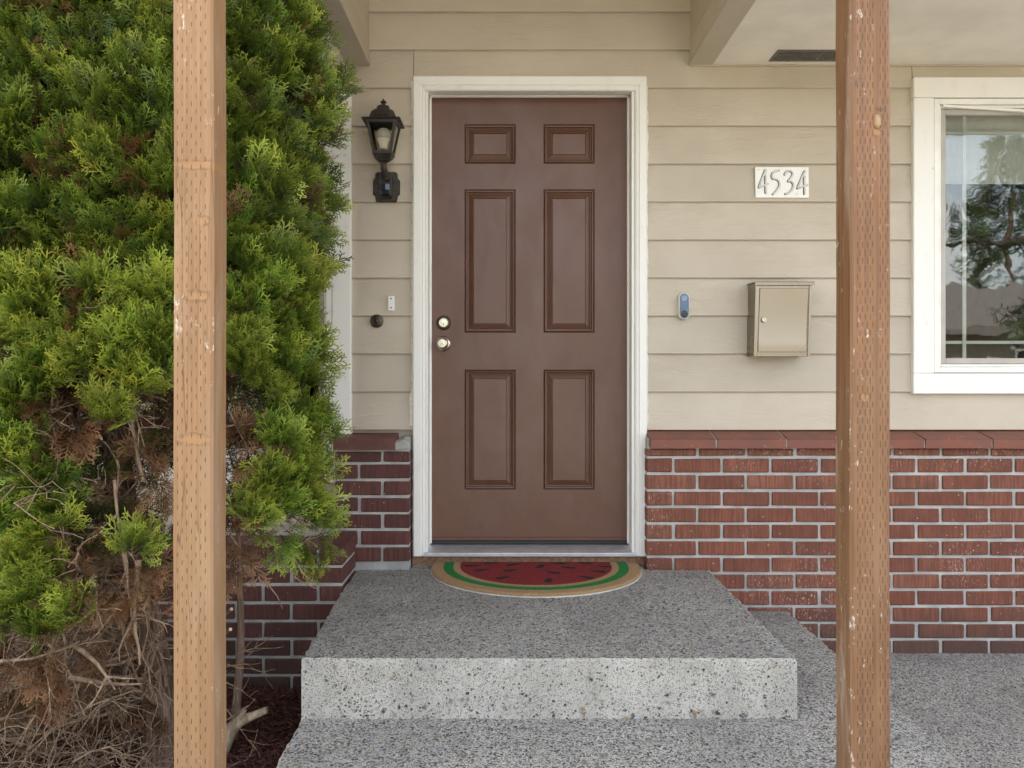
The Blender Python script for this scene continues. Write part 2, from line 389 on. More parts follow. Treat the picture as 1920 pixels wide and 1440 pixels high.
def m_mat(mx, my, hw):      # coir doormat printed with a watermelon slice: distances measured from its rim
    n = NT('printed_coir')
    sx = n.t.nodes.new('ShaderNodeSeparateXYZ'); n.set(sx.inputs[0], n.geo.outputs['Position']); X, Y, Z = sx.outputs
    fz = n.math('MULTIPLY', n.math('SUBTRACT', n.noise(n.coord(), 160, 2), .5), .012)
    dx = n.math('DIVIDE', n.math('SUBTRACT', X, mx), hw); dy = n.math('DIVIDE', n.math('MINIMUM', n.math('SUBTRACT', Y, my), 0.0), .445)
    d = n.math('ADD', n.math('SQRT', n.math('ADD', n.math('POWER', dx, 2.0), n.math('POWER', n.math('ABSOLUTE', dy), 2.0))), fz)
    coir = n.mix(n.step(n.noise(n.coord(), 220, 3), .3, .7), (.33, .20, .095), (.46, .30, .155))
    green = n.mix(n.noise(n.coord(), 260, 2), (.008, .14, .025), (.015, .24, .045))
    red = n.mix(n.step(n.noise(n.coord(), 240, 3), .25, .75), (.15, .009, .011), (.28, .020, .020))
    col = n.mix(n.math('LESS_THAN', d, .885), coir, green); col = n.mix(n.math('LESS_THAN', d, .79), col, coir); col = n.mix(n.math('LESS_THAN', d, .725), col, red)
    for (qx, qy, an) in SEEDS:
        ca, sa = math.cos(an), math.sin(an)
        ax = n.math('SUBTRACT', X, mx+qx); ay = n.math('SUBTRACT', Y, my+qy)
        u = n.math('ADD', n.math('MULTIPLY', ax, ca/.036), n.math('MULTIPLY', ay, sa/.036)); w = n.math('ADD', n.math('MULTIPLY', ax, -sa/.019), n.math('MULTIPLY', ay, ca/.019))
        w = n.math('MULTIPLY', w, n.math('MULTIPLY_ADD', u, .45, 1.2))
        e = n.math('ADD', n.math('ADD', n.math('POWER', n.math('ABSOLUTE', u), 2.0), n.math('POWER', n.math('ABSOLUTE', w), 2.0)), n.math('MULTIPLY', fz, 20))
        col = n.mix(n.math('LESS_THAN', e, 1.0), col, (.012, .011, .012))
    return n.pr(col, .95, 0, n.bump(n.noise(n.coord(), 330, 3), 1.0, .006))
SEEDS = [(-.285,.0,.25),(-.235,-.075,.35),(-.10,.02,.4),(-.115,-.085,.5),(-.145,-.205,.65),(.02,-.01,1.2),(.07,-.12,2.6),(.045,-.245,1.4),
         (.14,-.03,2.7),(.205,-.20,2.5),(.265,-.10,2.75),(.30,-.015,2.85),(.10,.045,2.9),(-.20,.05,.2),(.22,.05,2.9)]
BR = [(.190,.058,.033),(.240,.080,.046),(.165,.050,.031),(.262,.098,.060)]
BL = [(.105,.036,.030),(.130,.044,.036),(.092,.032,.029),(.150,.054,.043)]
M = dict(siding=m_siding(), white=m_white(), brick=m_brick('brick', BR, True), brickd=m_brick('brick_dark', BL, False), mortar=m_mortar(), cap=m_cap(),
    capd=simple('cap_dark', (.125, .045, .038), .6, var=.25, bump=.4, bdist=.002),
    top=aggregate('aggregate_top', True), riser=aggregate('aggregate_riser', False), door=m_door(),
    alu=simple('aluminium', (.62, .63, .66), .38, .75, .1, 20), sillwood=m_bark('sill_wood', (.16, .085, .05), (.26, .16, .10), 55),
    nickel=simple('satin_nickel', (.50, .46, .38), .24, 1.0, .05), bronze=simple('dark_bronze', (.085, .068, .050), .38, .7, .3, 30, .3),
    lampblack=simple('lantern_black', (.036, .030, .025), .45, .2, .35, 40, .3), steel=None,
    black=simple('black_plastic', (.012, .012, .013), .25), whitep=simple('white_plastic', (.80, .79, .76), .35, var=.04),
    soffit=simple('soffit_paint', (.84, .79, .71), .7, var=.07, scale=4, bump=.25, bdist=.002), ventm=simple('vent_metal', (.16, .15, .13), .6, .3, .25, 60),
    dark=simple('vent_dark', (.03, .028, .026), .9), glass=m_glass('window_glass', .10, wavy=.06), lampglass=m_glass('lantern_glass', .04, (.95, .94, .91)),
    vinyl=simple('vinyl_frame', (.80, .79, .75), .35, var=.05), sash=simple('sash_taupe', (.42, .39, .35), .4, var=.08), grille=simple('grille', (.62, .63, .60), .45, var=.05),
    room=simple('room_wall', (.10, .09, .075), .9), shade=simple('roller_shade', (.55, .54, .50), .9, var=.06), bulb=simple('bulb_plastic', (.85, .82, .72), .4, var=.02),
    bulbtop=simple('bulb_globe', (.75, .74, .70), .15, var=.02, Transmission_Weight=.35), roof=simple('roof_shingle', (.09, .085, .08), .9, var=.3, scale=30),
    lawn=m_ground('lawn_grass', (.17, .155, .075), (.24, .205, .115), 9), walk=m_ground('concrete_walk', (.40, .37, .32), (.52, .48, .42), 3, .002),
    road=m_ground('asphalt', (.05, .05, .05), (.075, .073, .07), 14, .004), mulchg=m_ground('mulch_soil', (.045, .018, .012), (.09, .034, .022), 30, .02),
    leaf=m_foliage('thuja_green', (.022, .036, .008), (.094, .148, .017), (.400, .465, .070)),
    deadleaf=m_foliage('thuja_dead', (.085, .042, .020), (.190, .098, .045), (.300, .175, .090)),
    bark=m_bark('thuja_bark', (.10, .062, .042), (.23, .150, .105)), twig=m_bark('twig_bark', (.17, .11, .07), (.36, .255, .170), 20), deadwood=m_bark('weathered_wood', (.24, .18, .12), (.46, .36, .25), 14),
    housewall=simple('far_siding', (.26, .235, .20), .8), fartree=m_foliage('conifer_needles', (.018, .030, .010), (.045, .070, .020), (.10, .13, .04)),
    caulk=simple('caulk', (.74, .70, .60), .6, var=.1, scale=50, bump=.6, bdist=.003), slate=simple('doorbell_slate', (.10, .16, .25), .35, var=.08, scale=60),
    rim=simple('doorbell_rim', (.62, .60, .55), .4), digit=simple('digit_grey', (.66, .66, .63), .5, var=.06, scale=80), plate=simple('plaque_white', (.80, .79, .75), .35, var=.03),
    digit_dark=simple('digit_edge', (.05, .045, .04), .6), debris=simple('dry_leaf', (.12, .055, .025), .8, var=.4, scale=80))
def m_steel():
    n = NT('brushed_steel'); g = n.noise(n.coord((4, 4, 900)), 1.0, 3)
    return n.pr((.275, .242, .192), n.math('MULTIPLY_ADD', n.noise(n.coord((3, 3, 3)), 2.0, 2), .16, .20), 1.0)
M['steel'] = m_steel()
PL0, PL1 = WX(323.6, 1.79), WX(323.6, 1.79)+.089
PR1 = WX(1670.7, 1.80); PR0 = PR1-.089
M['postl'] = m_wood('post_wood_left', (.345, .195, .094), (.245, .130, .058), (PL0+.006, PL0+.077), .0102, .035, .0115,
    [(PL0+.062, WZ(405, 1.79), .024, .010), (PL0+.05, WZ(300, 1.79), .09, .010), (PL0+.055, WZ(545, 1.79), .03, .012), (PL0+.05, WZ(815, 1.79), .05, .012)], (.54, .3), (.38, .25, .15))
M['postr'] = m_wood('post_wood_right', (.255, .125, .053), (.140, .065, .029), (PR0+.012, PR0+.087, PR0+.050, PR0+.062), .0056, .0355, .0145,
    [(PR0+.057, WZ(240, 1.8), .012, .009), (PR0+.03, WZ(735, 1.8), .012, .009)], (.42, 1.3), (.25, .15, .085))

# ================================================================== SETTING
YS, YB, YD = 3.70, 3.60, 3.77          # siding, brick and door planes
ZT, ZL = CZ-.895, CZ-1.079             # tops of the upper step and of the lower landing
def struct(o): o['kind'] = 'structure'; return o
b = MB(); b.add([(-400,-400,-.075),(400,-400,-.075),(400,400,-.075),(-400,400,-.075)], [(0,1,2,3)]); struct(b.build('ground', M['lawn']))
b = MB(); b.poly_z([(1.0,-2.2),(6.5,-2.2),(6.5,YB+.05),(1.0,YB+.05)], -.12, 0, 0); struct(b.build('patio', M['top']))
b = MB(); b.poly_z([(-.9,-9),(1.0,-9),(1.0,.85),(-.9,.85)], -.12, -.012, 0); struct(b.build('front_walk', M['walk']))
b = MB(); b.poly_z([(-30,-17),(30,-17),(30,-9.0),(-30,-9.0)], -.12, -.06, 0); struct(b.build('road', M['road']))
b = MB(); b.poly_z([(1.6,-9),(8.2,-9),(8.2,-2.2),(1.6,-2.2)], -.12, -.01, 0); struct(b.build('driveway', M['walk']))
def rough_slab(pts, z0, z1, step=.02, jit=.0035, notch=()):
    """slab with an uneven, slightly crumbled arris: side loops jittered, small chamfer"""
    P2 = []
    n = len(pts)
    for i in range(n):
        a, c = Vector(pts[i]), Vector(pts[(i+1)%n]); L = (c-a).length; k = max(1, int(L/step)); nr = Vector(((c-a).y, -(c-a).x)).normalized()
        for j in range(k):
            p = a.lerp(c, j/k); P2.append((p+nr*random.uniform(-jit, jit)*(0 if j == 0 else 1), nr))
    bm = MB(); loops = []
    zs = [z0] + [z0+(z1-z0)*q for q in (.25,.5,.75)] + [z1-.007]
    for q, z in enumerate(zs): loops.append([(p.x+nr.x*random.uniform(-jit,jit)*.7, p.y+nr.y*random.uniform(-jit,jit)*.7, z) for p, nr in P2])
    loops.append([(p.x-nr.x*random.uniform(.004,.010), p.y-nr.y*random.uniform(.004,.010), z1-random.uniform(0,.0015)) for p, nr in P2])
    bm.loft(loops, 1, False); bm.add([(x,y,z1) if False else (x,y,z) for x,y,z in loops[-1]], [tuple(range(len(P2)))], 0)
    return bm
bm = rough_slab([(-.615, .85), (1.237, .85), (1.237, YB+.04), (-.672, YB+.04), (-.640, 2.49)], -.12, ZL)
land = bm.build('landing', [M['top'], M['riser']], None, 35); struct(land)
bm = rough_slab([(-.640, 2.494), (.886, 2.494), (.889, YB-.002), (.608, YB-.001), (.606, 3.705), (-.440, 3.705), (-.442, YB-.001), (-.676, YB-.001), (-.676, 3.32)], ZL-.01, ZT)
stp = bm.build('concrete_step', [M['top'], M['riser']], None, 35)
tag(stp, 'exposed aggregate concrete step with pale riser below the front door', 'step')
pb_ = MB()
def pebble(bm, c, r, flat):
    q = [random.uniform(.75,1.15) for _ in range(6)]; a = random.uniform(0, 6.28); ca, sa = math.cos(a), math.sin(a); L = random.uniform(1.0,1.6)
    ring = [(math.cos(2*math.pi*k/6)*r*L*q[k], math.sin(2*math.pi*k/6)*r*q[k]) for k in range(6)]
    ring = [(x*ca-y*sa, x*sa+y*ca) for x, y in ring]
    f = (lambda x, d, z: (c[0]+x, c[1]-d, c[2]+z)) if flat == 'y' else (lambda x, d, z: (c[0]+x, c[1]+z, c[2]+d))
    vs = [f(x, -.001, z) for x, z in ring]+[f(x*.62, r*.38, z*.62) for x, z in ring]
    bm.add(vs, [(k, (k+1)%6, 6+(k+1)%6, 6+k) for k in range(6)]+[tuple(range(6, 12))], random.randrange(4))
for _ in range(230):
    u = random.random(); z = ZL+(ZT-ZL)*(.02+.94*random.random()) if u < .62 else ZL+(ZT-ZL)*(-.01+.30*random.random()**1.7)
    pebble(pb_, (random.uniform(-.635,.882), 2.4925, z), random.uniform(.0022,.0048) if u < .75 else random.uniform(.003,.0075), 'y')
for _ in range(900): pebble(pb_, (random.uniform(-.60,.86), random.uniform(2.50,3.15), ZT), random.uniform(.0025,.0055), 'z')
po = pb_.build('pebbles', [simple('pebble_a', (.10,.105,.115), .45, scale=60), simple('pebble_b', (.23,.22,.205), .5, scale=60), simple('pebble_c', (.27,.19,.12), .5, scale=60), simple('pebble_d', (.05,.055,.065), .4, scale=60)], stp); po['kind'] = 'stuff'
b = MB(); N = 46
gx = np.linspace(-4.2, -.60, 2*N); gy = np.linspace(.6, 3.36, N)
vs_ = [(x, y, -.045+.018*math.sin(7*x+3*y)+.012*math.sin(13*y-5*x)+random.uniform(-.006,.006)) for y in gy for x in gx]
b.add(vs_, [(j*2*N+i, j*2*N+i+1, (j+1)*2*N+i+1, (j+1)*2*N+i) for j in range(N-1) for i in range(2*N-1)])
bed = b.build('mulch_bed', M['mulchg'], None, True); struct(bed)

# ================================================================== HOUSE
house = empty('house', (0, YS, 0), 'tan lap-sided house front with red brick base and raised entry', 'house')
# ---- wall core with openings (door, two windows)
DX0, DX1 = WX(808, YD), WX(1177, YD); DZ1 = WZ(182, YD); DZ0 = WZ(1018, YD)
CO0, CO1 = -.436, .622                                   # outer edges of the door casing
RW0, RW1, RWT, RWB = WX(1710, 3.68), 3.25, WZ(147, 3.68), WZ(738, 3.68)     # right window, outside of its casing
LW1, LW0, LWT, LWB = WX(659, 3.68), -2.35, WZ(178, 3.68), WZ(905, 3.68)     # left window
ZTOP = 3.6
core = MB(); y0, y1 = YS+.012, YS+.16
hl0, hl1, hlb, hlt = LW0+.12, LW1-.12, LWB+.11, LWT-.11
hr0, hr1, hrb, hrt = RW0+.12, RW1-.12, RWB+.11, RWT-.11
core.box(-5, hl0, y0, y1, -.1, ZTOP); core.box(hl0, hl1, y0, y1, -.1, hlb); core.box(hl0, hl1, y0, y1, hlt, ZTOP)
core.box(hl1, DX0-.03, y0, y1, -.1, ZTOP); core.box(DX0-.03, DX1+.03, y0, y1, DZ1+.03, ZTOP); core.box(DX0-.03, DX1+.03, y0, y1, -.1, ZT-.02)
core.box(DX1+.03, hr0, y0, y1, -.1, ZTOP); core.box(hr0, hr1, y0, y1, -.1, hrb); core.box(hr0, hr1, y0, y1, hrt, ZTOP); core.box(hr1, 6, y0, y1, -.1, ZTOP)
core.box(DX0-.03, DX1+.03, YD+.05, YD+.09, ZT-.02, DZ1+.03)
wall = core.build('wall', M['siding'], house)
# ---- lap siding boards, one by one
EXP = .1728; Z0 = WZ(806, 3.687)
def board(x0, x1, z0, z1, lap=True):
    t0, t1 = .019, .006
    yb = YS-t0+random.uniform(-.0006,.0006)
    prof = [(yb+.0025, z0), (YS-.006, z0+.004), (YS+.008, z0+.004), (YS+.008, z1), (YS-t1+.004, z1), (yb, z0+.0022)]
    bm = MB()
    k = max(1, int((x1-x0)/.25)); wob = [random.uniform(-.0008,.0008) for _ in range(k+1)]
    secs = []
    for i in range(k+1):
        x = x0+(x1-x0)*i/k; secs.append([(x, y+wob[i]*.6, z+(wob[i] if z < z0+.01 else 0)) for y, z in prof])
    bm.loft(secs); return bm.build('siding_board', M['siding'], wall)
for k in range(0, 15):
    za, zb = Z0+EXP*k, Z0+EXP*(k+1)+.018
    if k >= 9: segs = [(-5, 6)]
    elif k >= 1: segs = [(CO1-.02, RW0+.03), (RW1-.03, 6)]
    else: segs = [(CO1-.02, 6)]
    if k < 9: segs += [(LW1-.03, CO0+.02), (-5, LW0+.03)]
    if k == 9: segs = [(-5, CO0+.0), (CO0+.003, 1.833), (1.836, 6)]; segs = [(-5, -.4365), (-.4345, 1.832), (1.8345, 6)]
    if k == 10: segs = [(-5, 6)]
    for a, c in segs: board(a, c-.0006, za, zb)
board(LW0+.03, LW1-.03, WZ(200, 3.687), Z0+EXP*9+.018)
for zz0, zz1 in ((WZ(985, 3.687), WZ(905, 3.687)+.02), (WZ(985, 3.687)-EXP, WZ(985, 3.687)+.018)): board(-5, -.74, zz0, zz1)
for zz0, zz1 in ((WZ(905, 3.687)+.0, WZ(905, 3.687)+.20),): board(-5, LW0+.03, zz0, Z0)
# ---- brick work
BRK = {}
def brick_mesh(L, H, D, mat, var):
    key = (round(L,3), round(H,3), round(D,3), mat, var)
    if key not in BRK:
        bm = MB(); bm.cbox(-L/2, L/2, 0, D, -H/2, H/2, .0035, 0, .0012)
        me = bpy.data.meshes.new('brick'); me.from_pydata(bm.v, [], bm.f); me.materials.append(M[mat]); me.update(); BRK[key] = me
    return BRK[key]
def brick(parent, x0, x1, zc, H, yf, D, mat):
    L = round((x1-x0)/.004)*.004
    o = bpy.data.objects.new('brick', brick_mesh(L, H, D, mat, random.randrange(5)))
    place(o, parent, ((x0+x1)/2, yf+random.uniform(-.0015,.0015), zc+random.uniform(-.001,.001)))
    o.rotation_euler = (random.uniform(-.008,.008), random.uniform(-.005,.005), random.uniform(-.004,.004))
    return o
J, CH = .0132, .0736
XE = 3.2
wb = MB(); wb.box(.6135, XE, YB+.008, YS+.004, -.1, .985-.03); wains = wb.build('brick_wainscot', M['mortar'], house)
def course(parent, x0, x1, joints, z1, H, yf, mat):
    xs = [x0]+[j for j in joints if x0+.02 < j < x1-.02]+[x1]
    for i in range(len(xs)-1):
        a = xs[i]+(J/2 if i else 0); c = xs[i+1]-(J/2 if i < len(xs)-2 else 0)
        jj = random.uniform(-.002,.002)
        brick(parent, a+(jj if i else 0), c, z1-J/2-H/2, H, yf, .10 if mat == 'brick' else .10, mat)
ZR1 = WZ(857.6, YB)
course(wains, .611, XE, [.838+.2165*i for i in range(14)], ZR1+J/2+.038, .038-J/2, YB, 'brick')
for k in range(12):
    jo = [.729+.2165*i for i in range(14)] if k % 2 == 0 else [.836+.2165*i for i in range(14)]
    course(wains, .611, XE, jo, ZR1-CH*k, CH-J, YB, 'brick')
# sloped cap tiles
def cap_tile(parent, x0, x1, zb, zf, zu, mat, yf=YB-.036):
    bm = MB(); prof = [(yf, zu), (YS-.002, zu+.012), (YS-.002, zb), (yf+.006, zf), (yf, zf-.005)]
    jx = [random.uniform(-.001,.001) for _ in prof]
    bm.prism_x(prof, x0, x1, 0, jx, [-v for v in jx]); o = bm.build('cap_tile', mat, parent); return o
cj = [WX(p, YB-.03) for p in (1218, 1343, 1475, 1604, 1733, 1860)]; cj += [cj[-1]+.301*i for i in range(1, 5)]
zb, zf, zu = WZ(806.5, 3.69), WZ(822.5, YB-.03), WZ(840.5, YB-.03)
for a, c in zip(cj[:-1], cj[1:]): cap_tile(wains, a+.0045, c-.0045, zb, zf, zu, M['cap'])
bm = MB(); bm.prism_x([(YB-.030, zu+.003), (YS-.003, zu+.010), (YS-.003, zb-.004), (YB-.026, zf-.006)], cj[0]+.01, cj[-1]-.01); bm.build('cap_mortar', M['mortar'], wains)
# pillar left of the door
pb = MB(); pb.box(-.771, -.447, YB+.008, YS+.004, ZT-.03, .945); pil = pb.build('brick_pier', M['mortar'], house)
ZP1 = WZ(869, YB)
JA, JB = -.564, -.668
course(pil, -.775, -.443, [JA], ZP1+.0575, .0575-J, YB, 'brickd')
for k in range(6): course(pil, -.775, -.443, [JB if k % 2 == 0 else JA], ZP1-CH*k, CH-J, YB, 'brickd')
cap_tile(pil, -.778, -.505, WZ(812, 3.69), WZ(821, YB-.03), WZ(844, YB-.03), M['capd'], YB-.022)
bm = MB(); bm.add([(-.512,YB-.012,.905),(-.446,YB-.010,.915),(-.446,YB-.012,.944),(-.47,YB-.016,.950),(-.503,YB-.014,.938),(-.512,YS,.905),(-.446,YS,.915),(-.446,YS,.958),(-.47,YS,.964),(-.503,YS,.95)],
   [(0,1,2,3,4),(0,5,6,1),(1,6,7,2),(2,7,8,3),(3,8,9,4),(4,9,5,0)]); bm.build('mortar_patch', M['mortar'], pil)
# low brick wall in front of the left window
YLW, LX = 3.32, -.681
zt = WZ(1030, YLW); ZL1 = WZ(1062.6, YLW); CHL = .0743
lb = MB(); lb.box(-2.7, LX-.006, YLW+.008, YB-.003, -.12, zt-.006); low = lb.build('low_brick_wall', M['mortar'], house)
for k in range(8):
    jo = [LX-.103-.2262*i for i in range(10)] if k % 2 == 0 else [LX-.213-.2262*i for i in range(10)]
    z1 = ZL1+CHL-CHL*k
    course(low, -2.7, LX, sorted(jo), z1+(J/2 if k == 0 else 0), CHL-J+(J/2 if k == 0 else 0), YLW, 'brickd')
    for q in range(2):      # return at the right end
        ya = YLW+.102+.09*q + (.0 if k % 2 else 0); yb = min(YB-.004, ya+.082+(.09 if k % 2 else 0))
        if k % 2 and q: continue
        if k % 2: yb = YB-.004
        bm = MB(); H = CHL-J; bm.cbox(LX-.09, LX+random.uniform(-.001,.001), ya, yb, z1-J/2-H, z1-J/2, .003, 0, .001); bm.build('brick', M['brickd'], low)
for q in range(10):        # flat bricks of the top course
    bm = MB(); xa = LX-.002-.2262*q; bm.cbox(xa-.2262+J, xa, YLW+.105, YB-.006, zt-.03, zt+.001, .004, 0, .001); bm.build('brick', M['capd'], low)
# ---- door
door = empty('door', (0, YD, DZ0), None, None, None, house)
d0 = [(871,967),(1019,1115)]; r0 = [(233,307),(355,624),(693,918)]
xs = sorted([DX0, DX1]+[WX(p, YD) for q in d0 for p in q]); zs = sorted([DZ0+.012, DZ1-.003]+[WZ(p, YD) for q in r0 for p in q])
lf = MB(); vs_ = [(x, YD, z) for z in zs for x in xs]; nx = len(xs); fs = []
for j in range(len(zs)-1):
    for i in range(nx-1):
        if i in (1,3) and j in (1,3,5): continue
        fs.append((j*nx+i, j*nx+i+1, (j+1)*nx+i+1, (j+1)*nx+i))
lf.add(vs_, fs); lf.add([(DX0,YD+.001,zs[0]),(DX1,YD+.001,zs[0]),(DX1,YD+.044,zs[0]),(DX0,YD+.044,zs[0])], [(0,3,2,1)])
leafo = lf.build('door_leaf', M['door'], door)
PROF = [(0,0),(.0008,.009),(.0035,.010),(.0055,.003),(.0085,-.001),(.0125,.000),(.0145,.008),(.0155,.016),(.0185,.0165),(.020,.0150),(.041,.0045),(.0415,.011),(.0440,.011),(.0446,.0035)]
for j in (1,3,5):
    for i in (1,3):
        a, c, z0, z1 = xs[i], xs[i+1], zs[j], zs[j+1]; bm = MB(); secs = []
        for t, d in PROF: secs.append([(a+t,YD+d,z0+t),(c-t,YD+d,z0+t),(c-t,YD+d,z1-t),(a+t,YD+d,z1-t)])
        bm.loft(secs, 0, False); bm.add(secs[-1], [(0,1,2,3)]); bm.build('panel', M['door'], door)
bm = MB(); bm.cbox(DX0+.002, DX1-.002, YD-.004, YD+.03, DZ0-.004, DZ0+.018, .002); bm.build('door_sweep', M['black'], door)
bm = MB(); bm.cbox(DX0+.002, DX1-.01, YD-.008, YD, DZ0+.014, DZ0+.026, .002); bm.build('sweep_strip', M['door'], door)
cx_, cz_ = WX(832, YD), WZ(605.5, YD)
bm = MB(); bm.lathe([(.001,.0),(.034,.0),(.034,.004),(.0305,.012),(.025,.016),(.0242,.016)], (cx_, YD, cz_), 'y', 28); dbt = bm.build('deadbolt', M['bronze'], door, 40)
bm = MB(); bm.lathe([(.001,.004),(.0228,.006),(.0228,.020),(.0212,.023),(.0195,.0235),(.019,.0225),(.0145,.0225),(.0138,.0235),(.001,.0238)], (cx_, YD, cz_), 'y', 28); bm.build('lock_cylinder', M['nickel'], dbt, 40)
bm = MB(); bm.cbox(cx_-.0014, cx_+.0014, YD-.0247, YD-.023, cz_-.009, cz_-.001, .0004); bm.cbox(cx_-.0024, cx_+.0024, YD-.0248, YD-.0232, cz_-.009, cz_-.0055, .0004); bm.build('keyhole', M['black'], dbt)
cx_, cz_ = WX(829.5, YD-.04), WZ(644, YD-.03)
bm = MB(); bm.lathe([(.001,0),(.0355,0),(.0355,.003),(.033,.008),(.027,.012),(.016,.015),(.013,.018),(.0125,.034),(.016,.038),(.024,.043),(.0268,.052),(.0262,.060),(.0225,.066),(.0195,.0675),(.0185,.0660),(.0145,.0660),(.0138,.067),(.0080,.0672),(.0074,.069),(.001,.0692)], (cx_+.0015, YD, cz_), 'y', 32)
kb = bm.build('door_knob', M['nickel'], door, 50)
bm = MB(); bm.cbox(cx_+.0005, cx_+.0028, YD-.070, YD-.0685, cz_-.0045, cz_+.0045, .0004); bm.build('keyhole', M['black'], kb)
# ---- door frame
fr = empty('door_frame', (0, YS, ZT), None, None, None, house)
YC = 3.655                                    # front of the casing
ci0, ci1, cit = WX(797.5, YC), WX(1191, YC), WZ(169, YC); cot = WZ(141, YC); cbot = WZ(1043, YC)
def casing(pts_o, pts_i, name='casing'):
    # profile from outside to inside edge: brick moulding with a bead
    prof = [(0,YS-.004),(0,YC+.006),(.10,YC),(.62,YC),(.70,YC+.006),(.80,YC+.004),(.94,YC+.008),(1.0,YC+.016),(1.0,YS+.02)]
    secs = []
    for o_, i_ in zip(pts_o, pts_i): secs.append([(o_[0]+(i_[0]-o_[0])*t, y, o_[1]+(i_[1]-o_[1])*t) for t, y in prof])
    bm = MB(); bm.loft(secs); return bm.build(name, M['white'], fr)
casing([(CO0,cbot),(CO0,cot)], [(ci0,cbot),(ci0,cit)]); casing([(CO1,cbot),(CO1,cot)], [(ci1,cbot),(ci1,cit)]); casing([(CO0+.0004,cot+.0006),(CO1-.0004,cot+.0006)], [(ci0+.0004,cit+.0006),(ci1-.0004,cit+.0006)])
for x0, x1 in ((ci0+.001, DX0-.004), (DX1+.004, ci1-.001)):
    bm = MB(); bm.box(min(x0,x1), max(x0,x1), YC+.018, YD+.05, ZT+.03, cit); bm.build('jamb', M['white'], fr)
bm = MB(); bm.box(ci0+.002, ci1-.002, YC+.018, YD+.05, DZ1+.004, cit+.02); bm.build('head_jamb', M['white'], fr)
for x0 in (DX0-.0045, DX1-.0045): bm = MB(); bm.cbox(x0, x0+.009, YD-.016, YD+.0, DZ0, DZ1+.004, .002); bm.build('weatherstrip', M['whitep'], fr)
bm = MB(); bm.cbox(DX0, DX1, YD-.016, YD, DZ1-.004, DZ1+.0045, .002); bm.build('weatherstrip', M['whitep'], fr)
thr = MB(); zt0, zt1, zt2 = WZ(1043, 3.655), WZ(1036.5, 3.655), DZ0-.006
thr.prism_x([(3.652, zt0), (YD+.05, zt0), (YD+.05, zt2), (YD-.02, zt2), (3.690, zt1+.004), (3.682, zt1), (3.654, zt1), (3.652, zt1-.003)], ci0-.004, ci1+.004); thr.build('threshold', M['alu'], fr)
bm = MB(); bm.cbox(-.442, .617, 3.672, 3.72, ZT-.006, zt0-.001, .004, 0, .0012); bm.build('door_sill', M['sillwood'], fr)
for sx, xa in ((-1, CO0), (1, CO1)):           # hand-smeared caulk beside the casing
    bm = MB(); z = Z0+.02; prev = None; secs = []
    while z < WZ(150, 3.68):
        w = .005+.006*random.random()+(.010 if (z < 1.15 and sx < 0) else 0); secs.append([(xa-sx*.004, YS-.0215, z), (xa+sx*w, YS-.0195-.001*random.random(), z), (xa+sx*w, YS-.004, z), (xa-sx*.004, YS-.004, z)]); z += random.uniform(.012,.035)
    bm.loft(secs); bm.build('caulk_bead', M['caulk'], fr)
# ---- windows
def window(x0, x1, zt_, zb_, cw, name_mat, lite):
    w = empty('window', ((x0+x1)/2, YS, zb_), None, None, None, house)
    yc = 3.664
    for n_, q in (('casing', (x0, x0+cw, zb_+cw, zt_-cw)), ('casing', (x1-cw, x1, zb_+cw, zt_-cw)), ('head_casing', (x0, x1, zt_-cw+.001, zt_)), ('sill_casing', (x0-.002, x1+.002, zb_, zb_+cw-.001))):
        bm = MB(); bm.cbox(q[0], q[1], yc-(.002 if n_ != 'casing' else 0), YS+.011, q[2], q[3], .0025, 0, .0006); bm.build(n_, M['white'], w)
    fx0, fx1, fz0, fz1 = x0+cw+.002, x1-cw-.002, zb_+cw+.002, zt_-cw-.002
    def ring(nm, a, c, d, e, t, ya, yb_, mt):
        for q in ((a, a+t, d, e), (c-t, c, d, e), (a+t, c-t, e-t, e), (a+t, c-t, d, d+t)):
            bm = MB(); bm.cbox(q[0], q[1], ya, yb_, q[2], q[3], .002); bm.build(nm, M[mt], w)
    ring('frame', fx0, fx1, fz0, fz1, .026, yc+.004, YS+.05, 'vinyl'); ring('inner_frame', fx0+.0265, fx1-.0265, fz0+.0265, fz1-.0265, .012, yc+.018, YS+.05, 'vinyl')
    ring('sash', fx0+.040, fx1-.040, fz0+.040, fz1-.040, .026, YS-.006, YS+.035, 'sash')
    g0, g1, h0, h1 = fx0+.066, fx1-.066, fz0+.066, fz1-.066
    bm = MB(); bm.box(g0-.004, g1+.004, YS+.006, YS+.009, h0-.004, h1+.004); bm.build('pane', M['glass'], w)
    for q in ((g0+.088, g0+.104, h0, h1), (g1-.104, g1-.088, h0, h1)):
        bm = MB(); bm.box(q[0], q[1], YS+.013, YS+.018, q[2], q[3]); bm.build('muntin', M['grille'], w)
    for q in ((h0+.066, h0+.080), (h1-.080, h1-.070)):
        bm = MB(); bm.box(g0, g1, YS+.0185, YS+.0225, q[0], q[1]); bm.build('muntin', M['grille'], w)
    if lite:
        k = 60; secs = []
        bm = MB(); zbt = WZ(338, YS); bm.loft([[(g0-.02+(g1-g0+.04)*i/k, YS+.075+.004*math.sin(i*1.3), z) for z in (zbt, h1+.03)] + [(g0-.02+(g1-g0+.04)*i/k, YS+.078+.004*math.sin(i*1.3), z) for z in (h1+.03, zbt)] for i in range(k+1)])
        bm.build('roller_shade', M['shade'], w)
    rm = MB(); xa, xb = x0-.4, x1+.4; ya, yb_ = YS+.165, YS+3.0
    rm.add([(xa,ya,.3),(xb,ya,.3),(xb,yb_,.3),(xa,yb_,.3),(xa,ya,2.9),(xb,ya,2.9),(xb,yb_,2.9),(xa,yb_,2.9)], [(0,1,2,3),(7,6,5,4),(3,2,6,7),(0,3,7,4),(2,1,5,6)])
    rm.build('room_interior', M['room'], w)
    return w
